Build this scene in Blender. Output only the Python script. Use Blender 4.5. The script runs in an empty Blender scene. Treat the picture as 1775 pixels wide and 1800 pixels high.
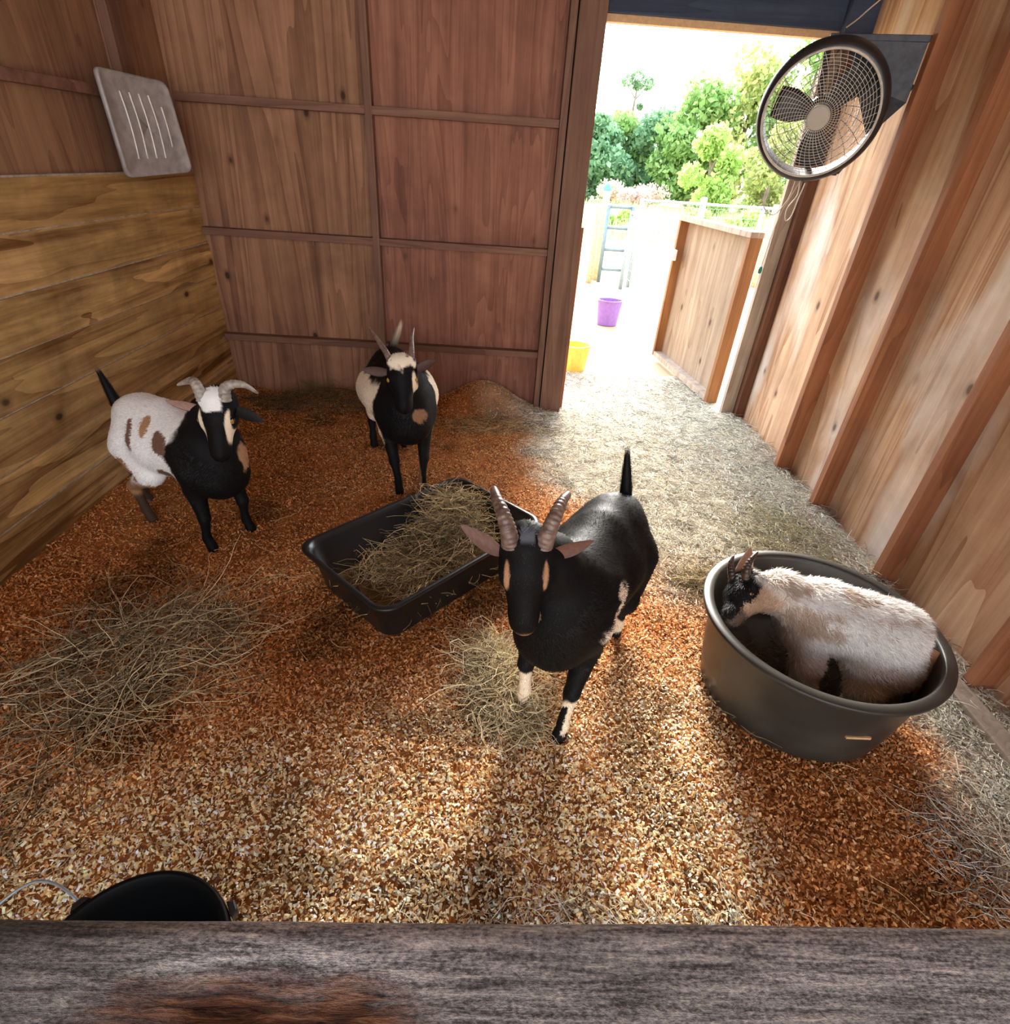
import bpy, math, random
import numpy as np
from mathutils import Vector, Matrix, noise as mnoise

S = bpy.context.scene
COL = S.collection
rng = np.random.default_rng(7)
random.seed(7)
V = np.array

# ------------------------------------------------------------------ camera
YAW, PITCH, ROLL, FL, PX, PY, CH = 0.0369, 0.5854, 0.0705, 964.07, -3.66, 25.22, 1.43
f_ = V([math.sin(YAW)*math.cos(PITCH), math.cos(YAW)*math.cos(PITCH), -math.sin(PITCH)])
r_ = V([math.cos(YAW), -math.sin(YAW), 0.0])
u_ = np.cross(r_, f_)
Rr = math.cos(ROLL)*r_ + math.sin(ROLL)*u_
Uu = -math.sin(ROLL)*r_ + math.cos(ROLL)*u_
cd = bpy.data.cameras.new('camera')
cam = bpy.data.objects.new('camera', cd); COL.objects.link(cam)
cam.matrix_world = Matrix(((Rr[0], Uu[0], -f_[0], 0), (Rr[1], Uu[1], -f_[1], 0), (Rr[2], Uu[2], -f_[2], CH), (0, 0, 0, 1)))
cd.sensor_fit = 'HORIZONTAL'; cd.sensor_width = 36.0
cd.lens = FL/1775*36
cd.shift_x = -PX/1775; cd.shift_y = PY/1775
cd.clip_start = 0.02; cd.clip_end = 500
S.camera = cam

# ------------------------------------------------------------------ world, sun, exposure
W = bpy.data.worlds.new('sky'); S.world = W; W.use_nodes = True
nt = W.node_tree; nt.nodes.clear()
wo = nt.nodes.new('ShaderNodeOutputWorld'); bg = nt.nodes.new('ShaderNodeBackground')
tc = nt.nodes.new('ShaderNodeTexCoord'); sx = nt.nodes.new('ShaderNodeSeparateXYZ'); rp = nt.nodes.new('ShaderNodeValToRGB')
nt.links.new(tc.outputs['Generated'], sx.inputs[0]); nt.links.new(sx.outputs['Z'], rp.inputs[0])
rp.color_ramp.elements[0].position = 0.0; rp.color_ramp.elements[0].color = (1.0, 0.98, 0.95, 1)
rp.color_ramp.elements[1].position = 0.6; rp.color_ramp.elements[1].color = (0.62, 0.78, 1.0, 1)
nt.links.new(rp.outputs[0], bg.inputs[0]); bg.inputs[1].default_value = 5.0
# bright hazy aureole round the sun, on the doorway side
SUN_EL, SUN_AZ = math.radians(26), math.radians(9)      # azimuth measured from +Y towards +X
sdir = Vector((math.sin(SUN_AZ)*math.cos(SUN_EL), math.cos(SUN_AZ)*math.cos(SUN_EL), math.sin(SUN_EL)))
dt = nt.nodes.new('ShaderNodeVectorMath'); dt.operation = 'DOT_PRODUCT'; nt.links.new(tc.outputs['Generated'], dt.inputs[0]); dt.inputs[1].default_value = sdir
mx = nt.nodes.new('ShaderNodeMath'); mx.operation = 'MAXIMUM'; nt.links.new(dt.outputs['Value'], mx.inputs[0]); mx.inputs[1].default_value = 0.0
pw = nt.nodes.new('ShaderNodeMath'); pw.operation = 'POWER'; nt.links.new(mx.outputs[0], pw.inputs[0]); pw.inputs[1].default_value = 5.0
ml = nt.nodes.new('ShaderNodeMath'); ml.operation = 'MULTIPLY'; nt.links.new(pw.outputs[0], ml.inputs[0]); ml.inputs[1].default_value = 17.0
bg2 = nt.nodes.new('ShaderNodeBackground'); bg2.inputs[0].default_value = (.90, .95, 1.0, 1); nt.links.new(ml.outputs[0], bg2.inputs[1])
ad = nt.nodes.new('ShaderNodeAddShader'); nt.links.new(bg.outputs[0], ad.inputs[0]); nt.links.new(bg2.outputs[0], ad.inputs[1])
nt.links.new(ad.outputs[0], wo.inputs[0])

sd = bpy.data.lights.new('sun', 'SUN'); sun = bpy.data.objects.new('sun', sd); COL.objects.link(sun)
sd.energy = 13.0; sd.angle = math.radians(20); sd.color = (1.0, 0.93, 0.82)
sun.rotation_euler = sdir.to_track_quat('Z', 'Y').to_euler()
sun.location = (1, 8, 6)

S.view_settings.view_transform = 'Standard'; S.view_settings.look = 'None'
S.view_settings.gamma = 1.0; S.view_settings.use_curve_mapping = False
S.view_settings.exposure = 0.32
S.cycles.max_bounces = 8; S.cycles.diffuse_bounces = 4; S.cycles.use_denoising = True

# ------------------------------------------------------------------ helpers
def norm(a):
    a = np.asarray(a, float); return a/ (np.linalg.norm(a)+1e-12)

class MB:
    """collects vertices and faces for one mesh"""
    def __init__(s): s.v = []; s.f = []; s.m = []
    def add(s, vs, fs, mi=0):
        o = len(s.v); s.v += [tuple(map(float, p)) for p in vs]; s.f += [tuple(i+o for i in f) for f in fs]; s.m += [mi]*len(fs)
    def box(s, x0, x1, y0, y1, z0, z1, mi=0):
        s.add([(x0,y0,z0),(x1,y0,z0),(x1,y1,z0),(x0,y1,z0),(x0,y0,z1),(x1,y0,z1),(x1,y1,z1),(x0,y1,z1)],
              [(0,3,2,1),(4,5,6,7),(0,1,5,4),(1,2,6,5),(2,3,7,6),(3,0,4,7)], mi)
    def beam(s, a, b, w, h, up=(0,0,1), mi=0):
        a = V(a, float); b = V(b, float); d = norm(b-a); sd_ = norm(np.cross(d, up)); u = np.cross(sd_, d)
        vs = []
        for p in (a, b):
            for (i, j) in ((-1,-1),(1,-1),(1,1),(-1,1)): vs.append(p + sd_*i*w/2 + u*j*h/2)
        s.add(vs, [(0,3,2,1),(4,5,6,7),(0,1,5,4),(1,2,6,5),(2,3,7,6),(3,0,4,7)], mi)
    def tube(s, pts, rad, n=8, closed=False, mi=0, cap=True):
        pts = [V(p, float) for p in pts]; N = len(pts)
        if not hasattr(rad, '__len__'): rad = [rad]*N
        ref = None; rings = []
        for i in range(N):
            if closed: t = norm(pts[(i+1) % N]-pts[i-1])
            else: t = norm(pts[min(i+1, N-1)]-pts[max(i-1, 0)])
            if ref is None:
                ref = norm(np.cross(t, (0.31, 0.2, 0.93))) if abs(t[2]) < .95 else norm(np.cross(t, (1, 0, 0)))
            ref = norm(ref - t*(ref@t)); b = np.cross(t, ref)
            rings.append([pts[i] + rad[i]*(math.cos(2*math.pi*k/n)*ref + math.sin(2*math.pi*k/n)*b) for k in range(n)])
        vs = [p for r in rings for p in r]; fs = []
        for i in range(N if closed else N-1):
            for k in range(n):
                a = i*n+k; b2 = i*n+(k+1) % n; j = (i+1) % N
                fs.append((a, b2, j*n+(k+1) % n, j*n+k))
        if not closed and cap: fs += [tuple(range(n-1, -1, -1)), tuple((N-1)*n+k for k in range(n))]
        s.add(vs, fs, mi)
    def lathe(s, prof, c, ax=(0,0,1), n=64, mi=0, sx=1.0, sy=1.0):
        c = V(c, float); ax = norm(ax); e1 = norm(np.cross(ax, (0.0,1,0) if abs(ax[1]) < .9 else (1,0,0))); e2 = np.cross(ax, e1)
        vs = [c + ax*z + r*(sx*math.cos(2*math.pi*k/n)*e1 + sy*math.sin(2*math.pi*k/n)*e2) for (r, z) in prof for k in range(n)]
        fs = [(i*n+k, i*n+(k+1) % n, (i+1)*n+(k+1) % n, (i+1)*n+k) for i in range(len(prof)-1) for k in range(n)]
        s.add(vs, fs, mi)
    def build(s, name, mats, parent=None, smooth=False, bevel=0.0, origin=None):
        vs = s.v
        me = bpy.data.meshes.new(name)
        if origin is not None: vs = [(x-origin[0], y-origin[1], z-origin[2]) for x, y, z in vs]
        me.from_pydata(vs, [], s.f)
        if not isinstance(mats, (list, tuple)): mats = [mats]
        for m in mats: me.materials.append(m)
        me.polygons.foreach_set('material_index', s.m)
        if smooth: me.polygons.foreach_set('use_smooth', [True]*len(s.f))
        me.update()
        o = bpy.data.objects.new(name, me); COL.objects.link(o)
        if origin is not None: o.location = origin
        if parent is not None: adopt(o, parent)
        if bevel > 0:
            b = o.modifiers.new('bevel', 'BEVEL'); b.width = bevel; b.segments = 2; b.limit_method = 'ANGLE'
        return o

def adopt(o, parent):
    o.parent = parent
    o.location = V(o.location) - V(world_loc(parent))
def world_loc(o):
    p = V(o.location, float)
    while o.parent: o = o.parent; p = p + V(o.location, float)
    return p
def empty(name, loc):
    o = bpy.data.objects.new(name, None); COL.objects.link(o); o.location = loc; o.empty_display_size = .05; return o
def tag(o, label=None, cat=None, group=None, kind=None):
    if label: o['label'] = label
    if cat: o['category'] = cat
    if group: o['group'] = group
    if kind: o['kind'] = kind
    return o

def np_mesh(name, verts, nper, faces, mats, cols=None, parent=None, smooth=False, origin=None):
    """verts (N,3), faces (M,k) int, cols (N,3) point colours"""
    me = bpy.data.meshes.new(name)
    verts = np.asarray(verts, np.float32)
    if origin is not None: verts = verts - V(origin, np.float32)
    faces = np.asarray(faces, np.int32); M, k = faces.shape
    me.vertices.add(len(verts)); me.vertices.foreach_set('co', verts.ravel())
    me.loops.add(M*k); me.loops.foreach_set('vertex_index', faces.ravel())
    me.polygons.add(M); me.polygons.foreach_set('loop_start', np.arange(M, dtype=np.int32)*k)
    try: me.polygons.foreach_set('loop_total', np.full(M, k, np.int32))
    except Exception: pass
    if smooth: me.polygons.foreach_set('use_smooth', np.ones(M, bool))
    me.update(calc_edges=True)
    if cols is not None:
        a = me.color_attributes.new('tint', 'FLOAT_COLOR', 'POINT')
        c = np.ones((len(verts), 4), np.float32); c[:, :3] = cols; a.data.foreach_set('color', c.ravel())
    if not isinstance(mats, (list, tuple)): mats = [mats]
    for m in mats: me.materials.append(m)
    o = bpy.data.objects.new(name, me); COL.objects.link(o)
    if origin is not None: o.location = origin
    if parent is not None: adopt(o, parent)
    return o

# smooth value noise on arrays
_perm = rng.random((64, 64, 64)).astype(np.float32)
def vnoise(p):
    p = np.asarray(p, float); i = np.floor(p).astype(int); f = p-i; f = f*f*(3-2*f); out = 0
    for dx in (0, 1):
        for dy in (0, 1):
            for dz in (0, 1):
                w = (f[..., 0] if dx else 1-f[..., 0])*(f[..., 1] if dy else 1-f[..., 1])*(f[..., 2] if dz else 1-f[..., 2])
                out = out + w*_perm[(i[..., 0]+dx) % 64, (i[..., 1]+dy) % 64, (i[..., 2]+dz) % 64]
    return out
def fbm(p, o=3):
    s = 0; a = .5; t = 0
    for k in range(o): s = s+a*vnoise(np.asarray(p)*2**k + 17.3*k); t += a; a *= .5
    return s/t
def fb2(x, y, sc, o=3, z=0.0):
    return fbm(np.stack([x*sc, y*sc, np.full_like(x, z)], -1), o)
def sst(a, b, x):
    t = np.clip((x-a)/(b-a), 0, 1); return t*t*(3-2*t)

# ------------------------------------------------------------------ materials
class NT:
    def __init__(s, name):
        s.mat = bpy.data.materials.new(name); s.mat.use_nodes = True; s.t = s.mat.node_tree; s.t.nodes.clear()
        s.out = s.n('ShaderNodeOutputMaterial'); s.bs = s.n('ShaderNodeBsdfPrincipled'); s.l(s.bs.outputs[0], s.out.inputs[0])
    def n(s, t, **kw):
        x = s.t.nodes.new(t)
        for k, v in kw.items(): setattr(x, k, v)
        return x
    def l(s, a, b): s.t.links.new(a, b)
    def val(s, sock, v):
        if hasattr(v, 'outputs') or hasattr(v, 'links'): s.l(v if hasattr(v, 'links') else v.outputs[0], sock)
        else: sock.default_value = v
    def math(s, op, a, b=0.0, c=None):
        x = s.n('ShaderNodeMath', operation=op); s.val(x.inputs[0], a); s.val(x.inputs[1], b)
        if c is not None: s.val(x.inputs[2], c)
        return x.outputs[0]
    def coord(s, scale=(1,1,1), kind='Object', rot=(0,0,0), loc=(0,0,0)):
        if not hasattr(s, 'tc'): s.tc = s.n('ShaderNodeTexCoord')
        m = s.n('ShaderNodeMapping'); s.l(s.tc.outputs[kind], m.inputs[0]); m.inputs['Scale'].default_value = scale
        m.inputs['Rotation'].default_value = rot; m.inputs['Location'].default_value = loc; return m.outputs[0]
    def noise(s, co, sc=1.0, det=3.0, dist=0.0, rough=.55):
        x = s.n('ShaderNodeTexNoise'); s.l(co, x.inputs['Vector']); x.inputs['Scale'].default_value = sc
        x.inputs['Detail'].default_value = det; x.inputs['Distortion'].default_value = dist; x.inputs['Roughness'].default_value = rough
        return x.outputs['Fac']
    def ramp(s, fac, stops):
        x = s.n('ShaderNodeValToRGB'); s.l(fac, x.inputs[0]); e = x.color_ramp.elements
        while len(e) < len(stops): e.new(0.5)
        for i, (p, c) in enumerate(stops):
            e[i].position = p; e[i].color = (*c, 1) if hasattr(c, '__len__') else (c, c, c, 1)
        return x.outputs[0]
    def mix(s, fac, a, b, mode='MIX'):
        x = s.n('ShaderNodeMix', data_type='RGBA', blend_type=mode)
        s.val(x.inputs[0], fac)
        for i, v in ((6, a), (7, b)):
            if hasattr(v, 'links'): s.l(v, x.inputs[i])
            else: x.inputs[i].default_value = (*v, 1)
        return x.outputs[2]
    def bump(s, h, dist=.002, st=.6):
        x = s.n('ShaderNodeBump'); s.l(h, x.inputs['Height']); x.inputs['Distance'].default_value = dist; x.inputs['Strength'].default_value = st
        s.l(x.outputs[0], s.bs.inputs['Normal'])
    def col(s, c): s.val(s.bs.inputs['Base Color'], (*c, 1) if isinstance(c, tuple) else c)
    def rough(s, v): s.val(s.bs.inputs['Roughness'], v)

def wood(name, cd_, cl, axis='z', contour=14.0, fig=1.0, knots=.5, rough=.7, plane='x', dirt=.35, fine=.5, bump=.0015, knotc=(.035,.015,.008), wh=None, boards=None, figw=.26, streakw=1.1):
    """grain along axis; figure lines like cut plywood"""
    m = NT(name)
    a, c = .30*fig, 3.6*fig
    sc = {'x': (a, c, c), 'y': (c, a, c), 'z': (c, c, a)}[axis]
    shift = None
    if boards:
        sp = m.n('ShaderNodeSeparateXYZ'); m.l(m.coord(), sp.inputs[0])
        bi = m.math('FLOOR', m.math('DIVIDE', m.math('SUBTRACT', sp.outputs[2], .008), boards))
        wn = m.n('ShaderNodeTexWhiteNoise', noise_dimensions='1D'); m.l(bi, wn.inputs['W']); shift = wn.outputs['Value']
        oc = m.coord
        def coord2(scale=(1,1,1), kind='Object', rot=(0,0,0), loc=(0,0,0)):
            base_ = oc(scale, kind, rot, loc); va = m.n('ShaderNodeVectorMath', operation='ADD'); m.l(base_, va.inputs[0])
            cb = m.n('ShaderNodeCombineXYZ'); ms = m.math('MULTIPLY', shift, 37.0)
            for q in range(3): m.l(ms, cb.inputs[q])
            m.l(cb.outputs[0], va.inputs[1]); return va.outputs[0]
        m.coord = coord2
    n1 = m.noise(m.coord(sc), 1.0, 2.5, .6)
    rings = m.math('FRACT', m.math('MULTIPLY', n1, contour))
    rings = m.math('POWER', rings, 1.7)
    f1 = tuple(70 if k != axis else 1.6 for k in 'xyz')
    fib = m.noise(m.coord(f1), 1.0, 4.0, .35, .7)
    f2 = tuple(13 if k != axis else .8 for k in 'xyz')
    streak = m.noise(m.coord(f2, loc=(1,2,3)), 1.0, 4.0, .5, .65)
    tone = m.noise(m.coord((1.1,1.1,1.1), loc=(3,1,7)), 1.3, 3.0)
    v = m.math('ADD', m.math('MULTIPLY', rings, figw), m.math('MULTIPLY', fib, fine))
    v = m.math('ADD', v, m.math('MULTIPLY', tone, .3))
    v = m.math('ADD', v, m.math('MULTIPLY', m.math('SUBTRACT', streak, .5), streakw))
    v = m.math('ADD', v, .12)
    base = m.ramp(m.math('MULTIPLY', v, .8), [(.18, cl), (.5, tuple(.5*(x+y) for x, y in zip(cl, cd_))), (.85, cd_)])
    if boards:
        base = m.mix(m.math('MULTIPLY', shift, .45), base, (.20,.09,.025))
    if wh:   # weathered pale bloom
        w = m.noise(m.coord(tuple(1.4 if k != axis else .5 for k in 'xyz'), loc=(9,4,2)), 1.6, 4.0, .4)
        base = m.mix(m.ramp(w, [(.5, 0.0), (.68, .8)]), base, wh)
    if knots > 0:
        vo = m.n('ShaderNodeTexVoronoi'); ks = tuple(3.1 if k != axis else 2.0 for k in 'xyz')
        m.l(m.coord(ks, loc=(.37, .71, .13)), vo.inputs['Vector']); vo.inputs['Scale'].default_value = 1.6; vo.inputs['Randomness'].default_value = 1
        kf = m.ramp(vo.outputs['Distance'], [(.05, 1.0), (.085, .35), (.15, 0.0)])
        base = m.mix(m.math('MULTIPLY', kf, knots), base, knotc)
    dn = m.noise(m.coord((2,2,2), loc=(5,5,5)), 1.2, 5.0, .3, .65)
    base = m.mix(m.ramp(dn, [(.42, 0.0), (.75, dirt)]), base, tuple(x*.35 for x in cd_))
    m.col(base); m.rough(rough)
    m.bs.inputs['Specular IOR Level'].default_value = .25
    m.bump(v, bump, .7)
    return m.mat

def plain(name, c, rough=.5, metal=0.0, nz=.12, sc=30, spec=.5):
    m = NT(name); n = m.noise(m.coord((1,1,1)), sc, 4)
    m.col(m.mix(m.ramp(n, [(.3, 0.0), (.7, 1.0)]), tuple(x*(1-nz) for x in c), tuple(min(1, x*(1+nz)) for x in c)))
    m.rough(rough); m.bs.inputs['Metallic'].default_value = metal; m.bs.inputs['Specular IOR Level'].default_value = spec
    return m.mat

def tinted(name, rough=.8, spec=.2, nz=None, transl=0.0, sheen=0.0):
    m = NT(name); a = m.n('ShaderNodeVertexColor'); a.layer_name = 'tint'
    m.col(a.outputs[0]); m.rough(rough); m.bs.inputs['Specular IOR Level'].default_value = spec
    if sheen: m.bs.inputs['Sheen Weight'].default_value = sheen
    if transl:
        t = m.n('ShaderNodeBsdfTranslucent'); m.l(a.outputs[0], t.inputs[0]); mx = m.n('ShaderNodeMixShader'); mx.inputs[0].default_value = transl
        m.l(m.bs.outputs[0], mx.inputs[1]); m.l(t.outputs[0], mx.inputs[2]); m.l(mx.outputs[0], m.out.inputs[0])
    return m.mat

M_ply_back = wood('plywood_red_brown', (.15,.055,.035), (.42,.19,.125), 'z', 16, 1.2, .5, dirt=.45)
M_ply_back2 = wood('plywood_tan_brown', (.15,.065,.035), (.48,.25,.145), 'z', 15, .8, .95, dirt=.45, figw=.32)
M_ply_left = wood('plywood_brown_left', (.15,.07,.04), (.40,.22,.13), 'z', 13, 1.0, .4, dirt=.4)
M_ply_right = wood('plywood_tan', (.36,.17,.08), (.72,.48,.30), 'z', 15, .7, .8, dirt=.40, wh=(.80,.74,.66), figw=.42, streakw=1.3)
M_rail = wood('rail_wood', (.12,.055,.035), (.30,.16,.11), 'x', 8, 1.0, .3)
M_stud = wood('stud_red_brown', (.16,.055,.022), (.42,.17,.075), 'z', 9, 1.2, .4, dirt=.3)
M_studb = wood('stud_dull_brown', (.11,.05,.033), (.28,.155,.105), 'z', 9, 1.2, .3, dirt=.3)
M_post = wood('post_dark_brown', (.06,.022,.012), (.20,.085,.042), 'z', 9, 1.2, .5)
M_jamb = wood('jamb_weathered', (.20,.14,.10), (.46,.36,.27), 'z', 8, 1.2, .3)
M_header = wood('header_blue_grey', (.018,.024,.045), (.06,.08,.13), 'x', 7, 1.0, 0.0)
M_lip = plain('raw_wood_edge', (.62,.38,.19), .7, sc=60)
M_plank = wood('plank_yellow_pine', (.17,.07,.016), (.95,.62,.26), 'y', 7, 1.2, .9, dirt=.6, boards=.1825, streakw=1.9, figw=.30)
M_gaplight = plain('pale_gap_light', (.40,.34,.28), .95, nz=.35, sc=40)
M_hd_ply = wood('door_plywood_pale', (.17,.095,.05), (.34,.26,.18), 'z', 9, 1.0, .9, dirt=.3, streakw=1.6)
M_hd_frame = wood('door_frame_orange', (.12,.045,.014), (.34,.155,.055), 'z', 6, 1.2, .3, dirt=.2)
M_black = plain('black_plastic', (.012,.013,.014), .34, spec=.5)
M_tubr = plain('round_tub_rubber', (.036,.033,.028), .40, nz=.4, sc=7)
M_bucket = plain('bucket_black', (.0015,.0015,.0015), .6, spec=.12)
M_wire = plain('galvanised_wire', (.30,.36,.38), .5, .5)
M_fand = plain('fan_housing_dark', (.022,.018,.018), .35)
M_fanblade = plain('fan_blade', (.018,.018,.022), .45)
M_grill = plain('fan_grill_beige', (.52,.47,.40), .45, nz=.2)
M_hubcap = plain('fan_hub_tan', (.42,.38,.31), .6, nz=.05)
M_brk = plain('bracket_metal', (.035,.035,.042), .5, .3, nz=.4)
M_cord = plain('beige_cord', (.50,.40,.30), .7)
M_green = plain('green_cord_end', (.03,.20,.12), .6)
M_white = plain('white_plastic', (.85,.82,.78), .5)
M_purple = plain('purple_plastic', (.22,.10,.32), .5)
M_yellow = plain('yellow_plastic', (.85,.62,.10), .5)
M_tarp = plain('blue_plastic', (.08,.25,.60), .5)
M_steel = plain('gate_steel', (.16,.21,.23), .5, .5)
M_wpost = plain('fence_post_wood', (.55,.36,.20), .85, nz=.3)
M_rot = None

def mat_tray():
    m = NT('cloudy_plastic'); n = m.noise(m.coord((1,1,1)), 24, 4)
    m.col(m.ramp(n, [(.3, (.30,.27,.26)), (.7, (.48,.45,.44))])); m.rough(.32)
    m.bs.inputs['Transmission Weight'].default_value = .15; m.bump(m.noise(m.coord((1,1,1)), 60, 3), .001, .4)
    return m.mat
M_tray = mat_tray()

def mat_capboard():
    m = NT('weathered_rail_board')
    g = m.noise(m.coord((14, 190, 190)), 1.0, 8, .4, .72)
    p = m.noise(m.coord((260, 480, 480)), 1.0, 3, 0, .7)
    big = m.noise(m.coord((5, 9, 9)), 1.0, 4, .5)
    v = m.math('ADD', m.math('MULTIPLY', g, .6), m.math('MULTIPLY', p, .45))
    base = m.ramp(v, [(.36, (.03,.024,.022)), (.46, (.15,.135,.135)), (.55, (.42,.39,.375)), (.67, (.88,.80,.70))])
    # rotten orange torn patch near the left
    sp = m.n('ShaderNodeSeparateXYZ'); m.l(m.coord((1,1,1), loc=(0,0,0)), sp.inputs[0])
    dx = m.math('DIVIDE', m.math('ADD', sp.outputs[0], .135), .115)
    dy = m.math('DIVIDE', m.math('ADD', sp.outputs[1], -.112), .032)
    d = m.math('ADD', m.math('MULTIPLY', dx, dx), m.math('MULTIPLY', dy, dy))
    mask = m.math('SUBTRACT', m.math('ADD', 1.0, m.math('MULTIPLY', m.math('SUBTRACT', big, .5), 2.4)), d)
    mk = m.ramp(mask, [(.2, 0.0), (.75, 1.0)])
    tg = m.noise(m.coord((16, 210, 210)), 1.0, 7, .8, .7)
    torn = m.ramp(tg, [(.36, (.015,.007,.004)), (.5, (.16,.065,.028)), (.62, (.42,.20,.10)), (.75, (.5,.33,.2))])
    grn = m.ramp(m.noise(m.coord((6, 20, 20), loc=(2,2,2)), 1.0, 3), [(.45, 0.0), (.7, .35)])
    base = m.mix(grn, base, (.035,.04,.022))
    base = m.mix(m.ramp(m.math('MULTIPLY', m.math('ADD', m.math('ADD', sp.outputs[0], .30), m.math('MULTIPLY', big, .15)), 4.0), [(.15, .8), (.9, 0.0)]), base, (.035,.032,.026))
    m.col(m.mix(mk, base, torn)); m.rough(.85); m.bs.inputs['Specular IOR Level'].default_value = .3
    m.bump(m.math('ADD', v, m.math('MULTIPLY', tg, mk)), .004, 1.0)
    return m.mat
M_cap = mat_capboard()

# ------------------------------------------------------------------ room shell
D = 3.70; XL, XR = -1.76, 1.78
XJ = 0.45
TOP = 2.75
Y0 = -2.2          # the stall and aisle run on behind the viewer, open to daylight there
def struct(o): o['kind'] = 'structure'; return o

b = MB()
b.box(XL-.06, -.736, D, D+.02, -.1, TOP, 0); b.box(-.734, XJ, D, D+.02, -.1, TOP, 1)      # two plywood sheets
wall_back = struct(b.build('wall_back', [M_ply_back2, M_ply_back]))
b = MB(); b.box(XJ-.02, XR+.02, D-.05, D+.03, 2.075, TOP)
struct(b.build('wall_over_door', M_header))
b = MB(); b.box(XJ, XR, D-.02, D+.03, 2.045, 2.075)
struct(b.build('trim_1', M_lip))

n_rail = 2
def trim(mb, mat, bev=.002):
    global n_rail
    o = struct(mb.build('trim_%d' % n_rail, mat, bevel=bev)); n_rail += 1; return o
for z in (0.3973, 1.0076, 1.6345, 2.26):
    for (x0, x1) in ((XL+.005, -.755), (-.715, XJ-.165)):
        mb = MB(); zz = z
        mb.box(x0, x1, D-.055, D+.002, zz-.036, zz+.002); trim(mb, M_rail)
mb = MB(); mb.box(-.755, -.715, D-.06, D+.002, -.05, TOP-.01); trim(mb, M_studb)
# paired stud and post at the left side of the doorway
mb = MB(); mb.box(XJ-.165, XJ-.128, D-.08, D+.002, -.05, TOP-.01); trim(mb, M_studb)
mb = MB(); mb.box(XJ-.122, XJ+.015, D-.10, D+.02, -.05, TOP-.01); trim(mb, M_studb)
mb = MB(); mb.box(XJ+.015, XJ+.04, D-.02, D+.02, -.05, 1.135); trim(mb, M_stud)

# left wall: pine boards below, plywood above
BZ = [-.09, .005, .19, .372, .555, .737, .92, 1.113, 1.283]
b = MB()
for i in range(len(BZ)-1):
    j = [0, .004, -.003, .003, 0, .005, -.002, .002][i]
    b.box(XL-.04, XL+j, Y0, D, BZ[i]+.003, BZ[i+1]-.003, 0)
    b.box(XL-.04, XL-.003, Y0, D, BZ[i+1]-.004, BZ[i+1]+.004, 1)  # pale strips colour in the daylight showing through the board gaps
wl = struct(b.build('wall_left', [M_plank, M_gaplight]))
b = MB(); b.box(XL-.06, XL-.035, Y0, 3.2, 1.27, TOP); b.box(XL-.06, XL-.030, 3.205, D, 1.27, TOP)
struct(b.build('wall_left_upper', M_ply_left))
mb = MB(); mb.box(XL-.035, XL+.005, Y0, 3.2, 1.565, 1.605); trim(mb, M_rail)
mb = MB(); mb.box(XL-.035, XL+.012, 3.21, 3.32, 1.30, TOP-.01); trim(mb, M_studb)

# right wall
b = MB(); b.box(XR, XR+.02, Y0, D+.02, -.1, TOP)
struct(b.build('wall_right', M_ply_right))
for y in (2.93, 2.485, 1.89, 1.31, .70, .1):
    mb = MB(); mb.box(XR-.09, XR+.001, y-.04, y, -.05, TOP-.01); trim(mb, M_stud)
mb = MB(); mb.box(1.72, 1.865, D-.03, D+.10, -.05, TOP-.01); trim(mb, M_post, .006)
mb = MB(); mb.box(1.635, 1.718, D+.02, D+.055, -.05, 2.06); trim(mb, M_jamb)
mb = MB(); mb.box(1.64, 1.78, D-.10, D-.05, 2.0, TOP-.01); trim(mb, M_header)
mb = MB(); mb.box(1.60, 1.672, .55, 2.45, -.01, .034); trim(mb, M_jamb, .004)

b = MB(); b.box(XL-.1, XR+.1, Y0, D+.05, TOP, TOP+.03)
struct(b.build('ceiling', M_ply_left))

# ------------------------------------------------------------------ ground and bedding
def floor_h(x, y):
    h = .035*(fb2(x, y, 2.2, 3)-.5) + .022*(fb2(x, y, 7, 3, 3.1)-.5)
    h = h + .20*np.exp(-(((x+.06)/.25)**2 + ((y-3.62)/.17)**2)) + .05*np.exp(-(((x+1.0)/.4)**2+((y-3.6)/.2)**2))
    h = h + .05*np.exp(-(((x+1.1)/.36)**2+((y-1.25)/.33)**2))
    h = h + .03*np.exp(-((x-1.66)/.13)**2)*sst(1.6, 1.9, y) + .04*np.exp(-((x+1.72)/.15)**2)
    # keep it level where things stand
    for (cx, cy, rr) in ((1.05,1.25,.40), (-.24,1.78,.42), (-.50,.30,.25)):
        w = 1-sst(rr, rr+.15, np.hypot(x-cx, y-cy)); h = h*(1-w) + (-.004)*w
    return h
def straw_mask(x, y):
    """1 where pale straw lies over the shavings"""
    n = fb2(x, y, 2.3, 3, 9.0)-.5
    e = .25 + .32*(3.3-y)
    m1 = sst(-.25, .25, (x-e) + .9*n)
    m2 = sst(-.1, .2, (x-1.22) + .8*n)*sst(.45, .8, y + .6*n)
    m3 = sst(3.55, 3.9, y)*sst(.2, .5, x)
    return np.clip(np.maximum(np.maximum(m1*sst(1.35, 2.3, y+.5*n), m2), m3), 0, 1)
def floor_col(x, y):
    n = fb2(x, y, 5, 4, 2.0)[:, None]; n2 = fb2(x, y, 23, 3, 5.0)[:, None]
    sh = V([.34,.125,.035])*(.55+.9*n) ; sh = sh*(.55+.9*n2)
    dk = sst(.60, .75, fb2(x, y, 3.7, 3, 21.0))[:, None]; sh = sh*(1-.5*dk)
    st = V([.50,.43,.30])*(.5+.9*n2)
    m = straw_mask(x, y)[:, None]
    return sh*(1-m)+st*m

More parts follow.
